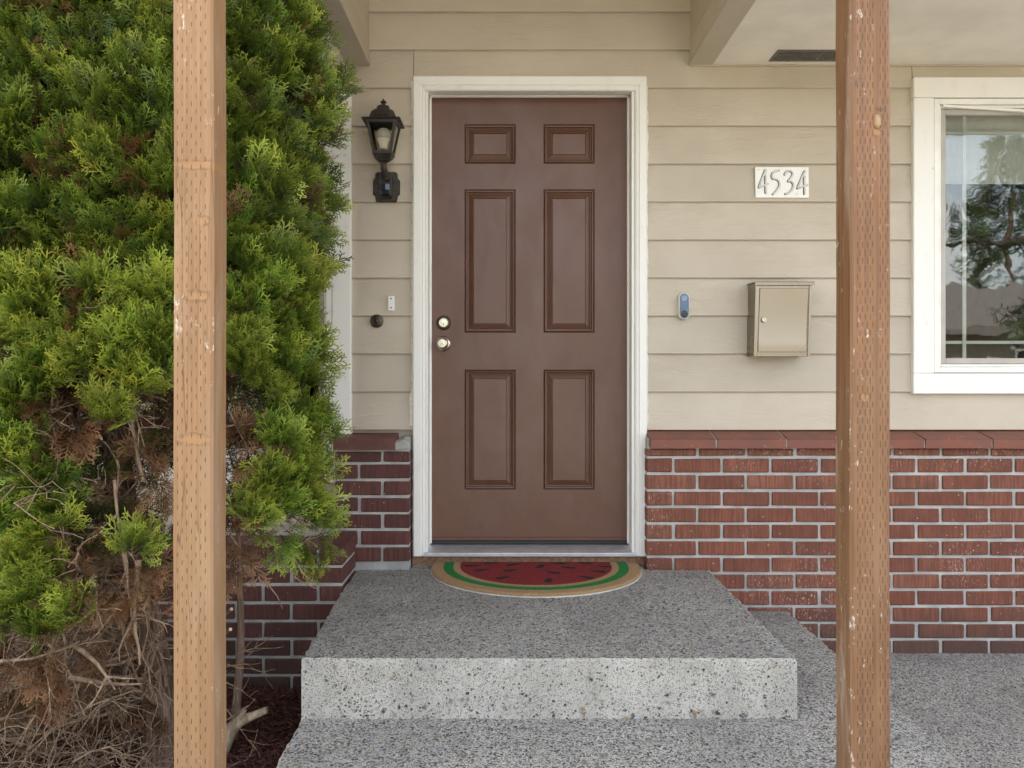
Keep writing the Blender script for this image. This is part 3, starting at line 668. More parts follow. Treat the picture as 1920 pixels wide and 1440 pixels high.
window(RW0, RW1, RWT, RWB, .093, '', True); window(LW0, LW1, LWT, LWB, .085, '', False)
# sagging strip of the right window's head
bm = MB(); a = P(1768, 198, 3.672); c = P(1935, 208, 3.672); bm.loft([[(a.x,3.668,a.z-.006),(a.x,3.682,a.z-.006),(a.x,3.682,a.z+.004),(a.x,3.668,a.z+.004)],[(c.x+.5,3.668,c.z-.04),(c.x+.5,3.682,c.z-.04),(c.x+.5,3.682,c.z-.026),(c.x+.5,3.668,c.z-.026)]]); bm.build('loose_trim_strip', M['vinyl'], house)
# ---- eaves: soffits, fascia, entry beams, ceiling, roof
ZSO = CZ+1.378; EY = 2.72
for x0, x1, nm in ((-5, -.645, 'soffit'), (.828, 6, 'soffit')):
    bm = MB(); bm.box(x0, x1, EY, YS+.005, ZSO, ZSO+.014); so = bm.build(nm, M['soffit'], house)
    if x0 > 0:
        va, vb = 1.163, 1.572; v0, v1 = 3.506, 3.634
        for q in ((va, vb, v0, v0+.014), (va, vb, v1-.014, v1), (va, va+.014, v0+.014, v1-.014), (vb-.014, vb, v0+.014, v1-.014), ((va+vb)/2-.006, (va+vb)/2+.006, v0+.014, v1-.014)):
            bm = MB(); bm.cbox(q[0], q[1], q[2], q[3], ZSO-.004, ZSO+.001, .001); bm.build('vent_frame', M['ventm'], so)
        bm = MB(); bm.box(va+.01, vb-.01, v0+.01, v1-.01, ZSO-.0012, ZSO+.002); bm.build('vent_screen', M['dark'], so)
        for i in range(40):
            xx = va+.016+(vb-va-.032)*i/39; bm2 = MB(); 
        lv = MB()
        for i in range(9): yy = v0+.02+(v1-v0-.04)*i/8; lv.box(va+.014, vb-.014, yy-.0022, yy+.0022, ZSO-.003, ZSO-.0014)
        lv.build('vent_mesh', M['ventm'], so)
        bm = MB(); bm.cbox(.83, 6, YS-.026, YS-.002, ZSO-.006, ZSO+.0, .002); bm.build('soffit_bead', M['siding'], house)
    bm = MB(); bm.box(x0, x1 if x0 < 0 else x1, EY-.03, EY-.0005, ZSO-.02, ZSO+.16); bm.build('fascia', M['white'], house)
for s, xb in ((-1, -.640), (1, .823)):
    for (z0, z1, t, nm) in ((ZSO-.004, ZSO+.019, .016, 'beam_trim'), (ZSO+.020, ZSO+.118, .004, 'beam_board'), (ZSO+.121, ZSO+.30, 0, 'beam_board')):
        xi = xb-s*t*.5 ; xo = xb+s*.10
        bm = MB(); bm.cbox(min(xi,xo), max(xi,xo), 1.62, YS-.0165, z0 if nm != 'beam_trim' else z0, z1, .0025, 0, .0008); bm.build(nm, M['siding'], house)
zr = ZSO+.30
bm = MB()
bm.loft([[(-.80, y, zr), (.09, y, zr+.36), (.98, y, zr), (.98, y, zr+.03), (.09, y, zr+.39), (-.80, y, zr+.03)] for y in (1.45, YS-.02)]); bm.build('entry_ceiling', M['soffit'], house)
bm = MB(); bm.loft([[(-1.1, y, zr-.08), (.09, y, zr+.41), (1.28, y, zr-.08), (1.28, y, zr-.02), (.09, y, zr+.48), (-1.1, y, zr-.02)] for y in (1.40, 5.0)]); bm.build('entry_roof', M['roof'], house)
bm = MB(); bm.loft([[(x, 2.62, ZSO+.16), (x, 8.2, ZSO+2.2), (x, 13.8, ZSO+.16), (x, 13.8, ZSO+.22), (x, 8.2, ZSO+2.28), (x, 2.62, ZSO+.22)] for x in (-5.3, -1.1)]); bm.build('roof', M['roof'], house)
bm = MB(); bm.loft([[(x, 2.62, ZSO+.16), (x, 8.2, ZSO+2.2), (x, 13.8, ZSO+.16), (x, 13.8, ZSO+.22), (x, 8.2, ZSO+2.28), (x, 2.62, ZSO+.22)] for x in (1.28, 6.3)]); bm.build('roof', M['roof'], house)
bm = MB(); bm.loft([[(x, 3.6, ZSO+.16+.98*.366), (x, 8.2, ZSO+2.2), (x, 13.8, ZSO+.16), (x, 13.8, ZSO+.22), (x, 8.2, ZSO+2.28), (x, 3.6, ZSO+.22+.98*.366)] for x in (-1.1, 1.28)]); bm.build('roof', M['roof'], house)
bm = MB(); bm.box(-5, 6, 13.2, 13.35, -.1, ZSO+.2); bm.box(-5, -4.85, YS+.17, 13.19, -.1, ZSO+.2); bm.box(5.85, 6, YS+.17, 13.19, -.1, ZSO+.2); bm.build('side_walls', M['siding'], house)

# ================================================================== POSTS
for (x0, yf, zb_, mt, lab) in ((PL0, 1.79, -.06, 'postl', 'pale pressure-treated timber post in front of the green shrub'), (PR0, 1.80, ZL, 'postr', 'orange-brown weathered timber post in front of the brick wall, paint scuffs and foam drip')):
    t = empty('porch_post', (x0+.0445, yf+.0445, zb_), lab, 'post')
    bm = MB(); secs = []
    c = .006; z = zb_
    while z < ZSO-.004+.001:
        w = .0008*math.sin(z*5)+random.uniform(-.0004,.0004)
        q = [(c,0),(.089-c,0),(.089,c),(.089,.089-c),(.089-c,.089),(c,.089),(0,.089-c),(0,c)]
        secs.append([(x0+a+w, yf+d, z) for a, d in q]); z += .08
    secs.append([(x0+a, yf+d, ZSO-.0045) for a, d in q]); bm.loft(secs); bm.build('timber', M[mt], t)
    if mt == 'postr':
        k = x0+.058; zf_ = WZ(225, 1.8)
        bm = MB(); bm.loft([[(k-.009*f, yf+.002, zz),(k+.009*f, yf+.002, zz),(k+.006*f, yf-.006*f, zz),(k-.006*f, yf-.006*f, zz)] for zz, f in ((zf_+.012,.5),(zf_+.003,.9),(zf_-.010,1.0),(zf_-.018,.55))]); bm.build('foam_drip', simple('foam', (.46, .30, .17), .18, bump=.8, bdist=.004, scale=60), t, True)
        bm = MB(); bm.tube([P(1606,160,1.797),P(1609,150,1.796),P(1613,143,1.797)], .0012, 5); bm.build('staple', M['ventm'], t)
        bm = MB(); bm.tube([P(1643,202,1.797),P(1652,205,1.796),P(1658,202,1.797)], .0011, 5); bm.build('staple', M['ventm'], t)

# ================================================================== THINGS ON THE WALL
def lantern():
    LXc, LY = -.556, 3.578
    t = empty('wall_lantern', (LXc, YS, 2.02), 'black wall lantern with clear panes, bulb and motion sensor beside the door', 'wall lamp')
    def sq(hw, z, hd=None): hd = hd or hw; return [(LXc-hw, LY-hd, z), (LXc+hw, LY-hd, z), (LXc+hw, LY+hd, z), (LXc-hw, LY+hd, z)]
    def oct_(hw, z, c=.35): return [(LXc+sx*hw, LY+sy*hw, z) for sx, sy in ((-1+c,-1),(1-c,-1),(1,-1+c),(1,1-c),(1-c,1),(-1+c,1),(-1,1-c),(-1,-1+c))]
    bm = MB(); bm.loft([oct_(.084, 2.349, .05), oct_(.0835, 2.353, .05), oct_(.066, 2.357, .15), oct_(.0585, 2.363, .3), oct_(.054, 2.376, .36), oct_(.050, 2.392, .42), oct_(.044, 2.401, .5), oct_(.034, 2.4055, .55), oct_(.027, 2.4065, .5), oct_(.0255, 2.421, .5), oct_(.0225, 2.424, .5)])
    cap = bm.build('roof_cap', M['lampblack'], t, 35)
    bm = MB(); bm.lathe([(.009,2.4225),(.010,2.427),(.0085,2.430),(.0085,2.437),(.014,2.440),(.013,2.4435),(.008,2.448),(.004,2.452),(.001,2.458)], (LXc, LY, 0), 'z', 16); bm.build('finial', M['lampblack'], cap, 40)
    # glazed body
    zt_, zb_, wt, wb_ = 2.347, 2.214, .0675, .042
    for sx in (-1,1):
        for sy in (-1,1):
            a = (LXc+sx*wt, LY+sy*wt); c = (LXc+sx*wb_, LY+sy*wb_); q = .0065
            f = lambda p, z: [(p[0]-sx*2*q, p[1], z), (p[0], p[1], z), (p[0], p[1]-sy*2*q, z), (p[0]-sx*q, p[1]-sy*q, z)][::(1 if sx*sy < 0 else -1)]
            bm = MB(); bm.loft([f(c, zb_), f(a, zt_)]); bm.build('corner_bar', M['lampblack'], t)
    for z0, z1, w0, w1 in ((2.336, 2.3485, .066, .0685), (2.207, 2.219, .0425, .0435)):
        for k in range(4):
            bm = MB(); ca, sa = [(1,0),(0,1),(-1,0),(0,-1)][k]
            f = lambda u, v, z: (LXc+u*ca-v*sa, LY+u*sa+v*ca, z)
            bm.loft([[f(-w0,-w0,z0),f(w0,-w0,z0),f(w0-.005,-w0+.005,z0),f(-w0+.005,-w0+.005,z0)],[f(-w1,-w1,z1),f(w1,-w1,z1),f(w1-.005,-w1+.005,z1),f(-w1+.005,-w1+.005,z1)]]); bm.build('rail', M['lampblack'], t)
    for k in range(4):
        ca, sa = [(1,0),(0,1),(-1,0),(0,-1)][k]; f = lambda u, v, z: (LXc+u*ca-v*sa, LY+u*sa+v*ca, z)
        bm = MB(); e = .0032; bm.loft([[f(-wb_+.008,-wb_+e,2.217),f(wb_-.008,-wb_+e,2.217),f(wb_-.008,-wb_+e+.0015,2.217),f(-wb_+.008,-wb_+e+.0015,2.217)],[f(-wt+.008,-wt+e,2.343),f(wt-.008,-wt+e,2.343),f(wt-.008,-wt+e+.0015,2.343),f(-wt+.008,-wt+e+.0015,2.343)]]); bm.build('pane', M['lampglass'], t)
    bm = MB(); bm.loft([oct_(.012, 2.160, .55), oct_(.015, 2.170, .5), oct_(.013, 2.177, .5), oct_(.026, 2.181, .4), oct_(.030, 2.188, .3), oct_(.037, 2.194, .15), oct_(.036, 2.198, .12), oct_(.0435, 2.206, .08), oct_(.0435, 2.2085, .08)]); bm.build('lantern_base', M['lampblack'], t, 30)
    bm = MB(); bm.lathe([(.001,2.2085),(.0155,2.2085),(.0155,2.232),(.014,2.235)], (LXc, LY, 0), 'z', 20); bm.build('lamp_socket', M['nickel'], t, 40)
    bm = MB(); bm.lathe([(.014,2.2345),(.0165,2.238),(.0185,2.252),(.0235,2.268),(.0300,2.2785)], (LXc, LY, 0), 'z', 24); bl = bm.build('bulb', M['bulb'], t, True)
    bm = MB(); bm.lathe([(.0300,2.279),(.0322,2.288),(.0322,2.298),(.029,2.311),(.022,2.321),(.012,2.327),(.001,2.329)], (LXc, LY, 0), 'z', 24); bm.build('bulb_globe', M['bulbtop'], bl, True)
    # back plate with notched corners
    px0, hw, z0, z1 = -.558, .0615, 2.021, 2.158; zc = (z0+z1)/2; hh = (z1-z0)/2
    out = [(-.72,-1),(.72,-1),(.80,-.90),(.84,-.62),(1,-.48),(1,.42),(.84,.60),(.80,.90),(.70,1),(-.70,1),(-.80,.90),(-.84,.60),(-1,.42),(-1,-.48),(-.84,-.62),(-.80,-.90)]
    bm = MB(); bm.loft([[(px0+a*hw*f, y, zc+d*hh*f) for a, d in out] for y, f in ((YS-.012, 1.0), (YS-.024, .985), (YS-.030, .93))][::-1]); bp = bm.build('back_plate', M['lampblack'], t, 30)
    bm = MB(); bm.cbox(px0-.027, px0+.030, YS-.058, YS-.028, 2.036, 2.150, .006); bm.build('sensor_housing', M['lampblack'], t, 30)
    bm = MB(); bm.tube([(LXc, LY, 2.164), (LXc, LY+.004, 2.150), (LXc+.003, LY+.02, 2.138), (LXc+.006, YS-.075, 2.126), (LXc+.008, YS-.050, 2.118)], [.0125,.0150,.0145,.0135,.017], 12); bm.lathe([(.001,-.013),(.010,-.010),(.0135,0),(.010,.010),(.001,.013)], (LXc+.006, YS-.074, 2.121), 'z', 14); bm.build('arm', M['lampblack'], t, 50)
    bm = MB(); bm.cbox(px0-.023, px0+.027, YS-.072, YS-.050, 2.040, 2.096, .008); se = bm.build('motion_sensor', M['black'], t, 30)
    bm = MB(); bm.loft([[(px0-.016+q*.038, YS-.0735-.004*math.sin(math.pi*q), z) for q in (0,.25,.5,.75,1)]+[(px0+.022, YS-.070, z), (px0-.016, YS-.070, z)] for z in (2.066, 2.092)]); bm.build('sensor_lens', simple('sensor_lens', (.02, .035, .06), .04, var=0), se)
    for sx in (-.044, .046): bm = MB(); bm.lathe([(.001,0),(.0035,0),(.003,.002),(.001,.0022)], (px0+sx, YS-.030, zc+.003), 'y', 10); bm.build('screw', M['bronze'], t)
lantern()
def mailbox():
    yf = 3.58; t = empty('mailbox', (1.21, YS, WZ(668, yf)), 'brushed steel wall mailbox with a locked door on the siding', 'mailbox')
    zt_, zb_ = WZ(531, yf), WZ(668, yf)
    xa, xb, xc, xd = WX(1416.5, yf), WX(1521.5, yf), WX(1413, yf), WX(1517.5, yf)
    bm = MB(); bm.loft([[(xc, yf, zb_), (xd, yf, zb_), (xd, YS-.013, zb_), (xc, YS-.013, zb_)], [(xa, yf, zt_), (xb, yf, zt_), (xb, YS-.013, zt_), (xa, YS-.013, zt_)]])
    bm.build('box_body', M['steel'], t)
    for (a0, a1, b0, b1) in (((xc+.0, zb_), (xa, zt_), 0, .009), ((xd-.009, zb_), (xb-.009, zt_), 0, .009)):
        bm = MB(); bm.loft([[(a0[0]-.0005, yf-.006, a0[1]-.0005), (a0[0]+.0095, yf-.006, a0[1]-.0005), (a0[0]+.0095, yf+.001, a0[1]-.0005), (a0[0]-.0005, yf+.001, a0[1]-.0005)], [(a1[0]-.0005, yf-.006, a1[1]), (a1[0]+.0095, yf-.006, a1[1]), (a1[0]+.0095, yf+.001, a1[1]), (a1[0]-.0005, yf+.001, a1[1])]]); bm.build('front_flange', M['steel'], t)
    bm = MB(); bm.cbox(xc+.010, xd-.0105, yf-.006, yf+.001, zb_-.0005, zb_+.010, .001); bm.build('front_flange', M['steel'], t)
    bm = MB(); bm.prism_x([(yf-.016, zt_-.010), (yf-.014, zt_-.010), (yf-.013, zt_+.001), (YS-.012, zt_+.003), (YS-.012, zt_+.008), (yf-.012, zt_+.006), (yf-.0165, zt_+.003)], xa-.006, xb+.008); bm.build('lid', M['steel'], t)
    d0_, d1_, dt, db = WX(1425, yf), WX(1515, yf), WZ(541, yf), WZ(659.5, yf)
    bm = MB(); e = WX(1421, yf); e2 = WX(1510.5, yf)
    bm.loft([[(e, yf-.0045, db), (e2, yf-.0045, db), (e2, yf, db), (e, yf, db)]]+[[(e+(d0_-e)*q, yf-.0060+.0045*math.sin(math.pi*q), db+(dt-db)*q), (e2+(d1_-e2)*q, yf-.0060+.0045*math.sin(math.pi*q), db+(dt-db)*q), (e2+(d1_-e2)*q, yf, db+(dt-db)*q), (e+(d0_-e)*q, yf, db+(dt-db)*q)] for q in np.linspace(.06, 1, 14)])
    dr = bm.build('front_door', M['steel'], t, 40)
    bm = MB(); bm.loft([[(e-.0022, yf-.0012, db-.0022), (e2+.0022, yf-.0012, db-.0022), (e2+.0022, yf+.0005, db-.0022), (e-.0022, yf+.0005, db-.0022)], [(d0_-.0022, yf-.0012, dt+.0022), (d1_+.0022, yf-.0012, dt+.0022), (d1_+.0022, yf+.0005, dt+.0022), (d0_-.0022, yf+.0005, dt+.0022)]]); bm.build('door_gap', M['black'], t)
    c = P(1431.5, 600, yf)
    bm = MB(); bm.lathe([(.001,.0),(.0115,.0),(.0115,.008),(.010,.011),(.0075,.0115),(.007,.0105),(.001,.0105)], (c.x, yf-.003, c.z), 'y', 20); bm.build('lock', M['nickel'], dr, 40)
    bm = MB(); bm.cbox(c.x-.0011, c.x+.0011, yf-.0142, yf-.0132, c.z-.0045, c.z+.0045, .0003); bm.build('keyhole', M['black'], dr)
mailbox()
def plaque():
    yp = YS-.018; c0 = P(1414.8, 371.5, yp); c1 = P(1516, 314.5, yp)
    t = empty('house_number_plaque', ((c0.x+c1.x)/2, yp, c0.z), 'white plaque with raised house number 4534 on the siding', 'sign')
    bm = MB(); cor = [P(1416, 371, yp), P(1515.7, 371.3, yp), P(1515, 314.2, yp), P(1415, 314, yp)]
    bm.poly_y([(p.x, p.z) for p in cor], yp-.0075, yp+.001); bm.build('plate', M['plate'], t)
    Q = lambda zx, zy, y: P(1400+zx/14.77, 300+zy/14.77, 3.68) + Vector((0, y-3.68, 0))
    dig = dict(a=[[(575,665),(470,710),(325,770),(335,720),(500,290),(505,500),(515,915)]], b=[[(890,290),(690,350),(680,530),(800,530),(880,590),(900,680),(870,780),(800,870),(720,955)]],
               c=[[(1040,410),(1080,330),(1160,300),(1240,330),(1265,410),(1220,500),(1110,605),(1200,590),(1270,650),(1280,730),(1240,840),(1160,920),(1060,945)]], d=[[(1660,695),(1550,735),(1395,790),(1405,740),(1590,320),(1580,500),(1585,945)]])
    for k, nm in zip('abcd', ('4','5','3','4')):
        for ln in dig[k]:
            if k in 'bc':      # smooth the curved strokes
                for _ in range(2):
                    o = [ln[0]]
                    for p, q in zip(ln[:-1], ln[1:]): o += [(p[0]*.75+q[0]*.25, p[1]*.75+q[1]*.25), (p[0]*.25+q[0]*.75, p[1]*.25+q[1]*.75)]
                    ln = o+[ln[-1]]
            bm = MB(); 
            for p, q in zip(ln[:-1], ln[1:]): bm.tube([Q(p[0]-9, p[1]+6, yp-.0078), Q(q[0]-9, q[1]+6, yp-.0078)], .0048, 10)
            for p in ln: bm.lathe([(.001,-.004),(.0048,0),(.001,.004)], Q(p[0]-9, p[1]+6, yp-.0078), 'y', 10)
            e = bm.build('numeral_dark_edge', M['digit_dark'], t, True); e.scale = (1, .45, 1); e.location.y += 0  # darker copy of the strokes, set lower left behind the numeral
            bm = MB()
            for p, q in zip(ln[:-1], ln[1:]): bm.tube([Q(p[0]+6, p[1]-2, yp-.0100), Q(q[0]+6, q[1]-2, yp-.0100)], .0046, 10)
            for p in ln: bm.lathe([(.001,-.004),(.0046,0),(.001,.004)], Q(p[0]+6, p[1]-2, yp-.0100), 'y', 10)
            e = bm.build('numeral', M['digit'], t, True)
    for zx, zy in ((318,282),(1375,945)):
        bm = MB(); bm.lathe([(.001,0),(.0022,0),(.0018,.0012),(.001,.0014)], Q(zx, zy, yp-.0076), 'y', 10); bm.build('screw', M['ventm'], t)
plaque()
def capsule(hw, hh, n=12):
    return [(hw*math.cos(math.pi*k/n), hh-hw+hw*math.sin(math.pi*k/n)) for k in range(n+1)]+[(-hw*math.cos(math.pi*k/n), -hh+hw-hw*math.sin(math.pi*k/n)) for k in range(n+1)]
def doorbells():
    y = YS-.018; c = P(1281, 574.5, y)
    t = empty('video_doorbell', (c.x, y, c.z-.06), 'blue-grey capsule video doorbell with pale rim, right of the door', 'doorbell')
    cp = capsule(.0245, .0605)
    bm = MB(); bm.loft([[(c.x+a*f, y-d, c.z+e*f) for a, e in cp] for d, f in ((-.006,1),(.018,1),(.022,.97),(.0225,.92))]); bm.build('housing', M['rim'], t, 40)
    bm = MB(); bm.loft([[(c.x+a*f, y-d, c.z+e*(1-(1-f)*.45)) for a, e in cp] for d, f in ((.0215,.86),(.0232,.86),(.0236,.82))]); bm.build('face', M['slate'], t, 40)
    bm = MB(); bm.lathe([(.0085,.0232),(.0125,.0234),(.0135,.0245),(.0125,.0252),(.0095,.0252),(.009,.0245)], (c.x, y, c.z+.035), 'y', 24); bm.build('push_button', simple('button_ring', (.20, .28, .38), .3), t, 40)
    bm = MB(); bm.lathe([(.001,.0232),(.0155,.0234),(.0155,.0255),(.012,.0265),(.001,.0275)], (c.x, y, c.z-.036), 'y', 24); le = bm.build('camera_lens', M['black'], t, 40)
    c = P(706.5, 602, y); t = empty('round_doorbell', (c.x, y, c.z-.03), 'dark bronze round doorbell button left of the door', 'doorbell')
    bm = MB(); bm.lathe([(.001,-.005),(.0300,-.005),(.0300,.004),(.027,.007),(.022,.008),(.0195,.012),(.014,.014),(.0125,.012),(.001,.012)], (c.x, y, c.z), 'y', 28); bm.build('escutcheon', M['bronze'], t, 35)
    bm = MB(); bm.lathe([(.001,.012),(.0098,.012),(.0095,.0165),(.007,.018),(.001,.0182)], (c.x, y, c.z), 'y', 20); bm.build('push_button', M['black'], t, 40)
    c = P(733.8, 568.8, y); t = empty('white_bracket', (c.x, y, c.z-.033), 'small white screw-on plastic bracket on siding near the round doorbell', 'bracket')
    bm = MB(); bm.cbox(c.x-.0145, c.x+.0145, y-.010, y+.002, c.z-.0335, c.z+.0335, .0025); bm.build('plate', M['whitep'], t)
    bm = MB(); bm.cbox(c.x-.0145, c.x+.0135, y-.0125, y-.0095, c.z-.0335, c.z-.0285, .001); bm.build('lip', M['whitep'], t)
    for dz in (.021, -.020): bm = MB(); bm.lathe([(.001,0),(.0038,0),(.003,.0015),(.001,.0017)], (c.x, y-.0098, c.z+dz), 'y', 12); bm.build('screw', M['ventm'], t)
doorbells()
# ================================================================== DOORMAT
MX, MYC, HW = .118, 3.60, .463
out = [(MX-.452, 3.668)]+[(MX-HW*math.cos(a), MYC-.445*math.sin(a)) for a in np.linspace(-.10, math.pi+.10, 72)]+[(MX+.452, 3.668)]
out = out[::-1]
t = empty('doormat', (MX, 3.45, ZT), 'half-round coir doormat printed as a watermelon slice on the step', 'doormat')
bm = MB(); bm.poly_z([(MX+(x-MX)*1.004, y-(.003 if y < 3.6 else 0)) for x, y in out[::-1]], ZT+.0005, ZT+.004); bm.build('rubber_backing', simple('mat_backing', (.62, .62, .60), .6), t)
bm = MB(); pts = out[::-1]; L = []
dens = []
for i in range(len(pts)):
    a, c = pts[i], pts[(i+1)%len(pts)]
    k = max(1, int(math.dist(a, c)/.006))
    dens += [(a[0]+(c[0]-a[0])*j/k, a[1]+(c[1]-a[1])*j/k) for j in range(k)]
def off(f, j): return [((x-MX)*f+MX+random.uniform(-j,j), (y-3.5)*f+3.5+random.uniform(-j,j) if y < 3.66 else y) for x, y in dens]
l0, l1, l2 = off(.997, .0012), off(.999, .002), off(.990, .002)
bm.loft([[(x,y,ZT+.0042) for x,y in l0], [(x,y,ZT+.011) for x,y in l1], [(x,y,ZT+.0165+random.uniform(-.001,.001)) for x,y in l2]], 0, False); bm.add([(x,y,ZT+.0165) for x,y in l2], [tuple(range(len(l2)))])
bm.build('coir_pile', m_mat(MX, MYC, HW), t)
# coir fibres standing on the mat, so the pile has a real nap
fb = MB()
poly = np.array(out)
while len(fb.f) < 9000:
    x, y = random.uniform(MX-HW, MX+HW), random.uniform(3.155, 3.665)
    r = math.hypot((x-MX)/HW, min(y-MYC, 0)/.445)
    if r > .992: continue
    h = random.uniform(.002, .0045); a = random.uniform(0, 6.28); w = .0011
    fb.add([(x-w*math.cos(a), y-w*math.sin(a), ZT+.016), (x+w*math.cos(a), y+w*math.sin(a), ZT+.016), (x+random.uniform(-.002,.002), y+random.uniform(-.002,.002), ZT+.0165+h)], [(0,1,2)])
fo = fb.build('coir_fibres', bpy.data.materials['printed_coir'], t); fo['kind'] = 'stuff'

# ================================================================== SHRUB
def spray_variants(nv=7):
    out = []
    for _ in range(nv):
        L = 1.0; V_, T, A = [], [], []
        def rib(p0, p1, w0, w1, a0, a1):
            d = (p1[0]-p0[0], p1[1]-p0[1]); l = math.hypot(*d) or 1; nx, ny = -d[1]/l, d[0]/l; i = len(V_)
            mx_, my_ = p0[0]+d[0]*.6, p0[1]+d[1]*.6
            for (x, y, w, a) in ((p0[0], p0[1], w0, a0), (mx_, my_, w1, (a0+a1)/2)):
                V_.append((x+nx*w, y+ny*w)); V_.append((x-nx*w, y-ny*w)); A.extend([a, a])
            V_.append((p1[0], p1[1])); A.append(a1)
            T.extend([(i, i+1, i+3), (i, i+3, i+2), (i+2, i+3, i+4)])
        bend = random.uniform(-.25,.25)
        ax = lambda s: (bend*s*s*.5, s)
        prev = 0
        for k in range(4):
            rib(ax(k/4), ax((k+1)/4+.01), .020, .018, k/4, (k+1)/4)
        nb = random.randint(8, 10)
        for k in range(nb):
            s = .10+.86*k/nb; side = 1 if k % 2 else -1; p = ax(s)
            ln = (.56*(1-s)**.75+.14)*random.uniform(.8,1.2)*(min(1, s*3+.35)); an = R(random.uniform(32, 50))*side
            e = (p[0]+ln*math.sin(an), p[1]+ln*math.cos(an)); rib(p, e, .016, .019, s*.7, min(1, s*.6+.5))
            ns = max(1, int(ln/.09))
            for j in range(ns):
                u = .28+.62*(j+.5)/ns; q = (p[0]+(e[0]-p[0])*u, p[1]+(e[1]-p[1])*u); sd_ = 1 if (j+k) % 2 else -1
                l2 = random.uniform(.14,.24)*(1-.35*u); a2 = an+sd_*R(random.uniform(28,48))
                q1 = (q[0]+l2*math.sin(a2), q[1]+l2*math.cos(a2)); qm = (q[0]*.45+q1[0]*.55, q[1]*.45+q1[1]*.55); i0 = len(V_); ww = .020
                V_.extend([q, (qm[0]+ww*math.cos(a2), qm[1]-ww*math.sin(a2)), q1, (qm[0]-ww*math.cos(a2), qm[1]+ww*math.sin(a2))])
                av = s*.5+.15*u; at_ = min(1, .45+.35*s+.25*u); A.extend([av, (av+at_)/2, at_, (av+at_)/2]); T.extend([(i0, i0+1, i0+2), (i0, i0+2, i0+3)])
        out.append((np.array(V_), np.array(T), np.array(A)))
    return out
SPR = spray_variants()
class Cloud:
    """collects thousands of small flat sprays into one foliage mesh"""
    def __init__(s): s.V = []; s.T = []; s.C = []; s.n = 0
    def add(s, pos, d, up, size, tint, tipb=0.0, hue=.5):
        v2, t, a = SPR[random.randrange(len(SPR))]
        d = d/np.linalg.norm(d); side = np.cross(d, up); l = np.linalg.norm(side)
        if l < 1e-3: side = np.array([1., 0, 0]); l = 1
        side /= l; nrm = np.cross(side, d)
        cu = random.uniform(-.25, .35); cp = random.uniform(-.5,.5)
        pts = pos + size*(v2[:, :1]*side + v2[:, 1:]*d + (cu*v2[:, 1:]**2*.5 + cp*v2[:, :1]**2)*nrm)
        s.V.append(pts); s.T.append(t+s.n); s.n += len(pts)
        c = np.empty((len(pts), 4)); c[:, 0] = tint; c[:, 1] = np.clip(a+tipb, 0, 1); c[:, 2] = hue; c[:, 3] = 1; s.C.append(c)
    def build(s, name, mat, parent, origin):
        V_, T, C_ = np.vstack(s.V)-np.array(origin), np.vstack(s.T), np.vstack(s.C)
        me = bpy.data.meshes.new(name); me.vertices.add(len(V_)); me.vertices.foreach_set('co', V_.ravel().astype(np.float32))
        me.loops.add(T.size); me.loops.foreach_set('vertex_index', T.ravel().astype(np.int32))
        me.polygons.add(len(T)); me.polygons.foreach_set('loop_start', np.arange(0, T.size, 3, dtype=np.int32))
        me.update(calc_edges=True); me.validate()
        ca = me.color_attributes.new('tint', 'FLOAT_COLOR', 'POINT'); ca.data.foreach_set('color', C_.ravel().astype(np.float32))
        me.materials.append(mat); return place(bpy.data.objects.new(name, me), parent, origin)
UP = np.array([0., 0, 1])
SX, SY, RX, RY = -1.52, 2.74, .93, .60
def nv(s=1.0): return RNG.normal(0, s, 3)
def tuft(cl, c, out_d, rad, n, size=(.058,.108), lift=.75, tint=(.0,1.), tipb=0.0, droop=False):
    hue = random.uniform(.25,.75)
    t0 = random.uniform(*tint)
    for _ in range(n):
        o = nv(); o /= np.linalg.norm(o)
        o = o*.85+out_d*.75+UP*(lift if not droop else -.55); o /= np.linalg.norm(o)
        p = c+o*rad*random.uniform(.25,.8)
        d = o+nv(.28)+UP*(.35*lift if not droop else -.35)
        upv = nv()+out_d*.35
        cl.add(p, d, upv, random.uniform(*size), np.clip(t0+random.uniform(-.25,.25), 0, 1), tipb+random.uniform(-.12,.12), np.clip(hue+random.uniform(-.25,.25), 0, 1))
shrub = empty('thuja_shrub', (-1.11, 2.62, -.045), 'large green conifer shrub with browned lower twigs behind the left post', 'shrub')
green, dead = Cloud(), Cloud()
def crown_r(z):      # horizontal size factor of the crown against height (world z)
    pts = [(.2,.80),(.6,.90),(.95,.92),(1.25,.96),(1.6,1.0),(1.95,1.0),(2.2,.96),(2.45,.86),(2.7,.70),(2.9,.45),(3.02,.12)]
    return float(np.interp(z, [p[0] for p in pts], [p[1] for p in pts]))
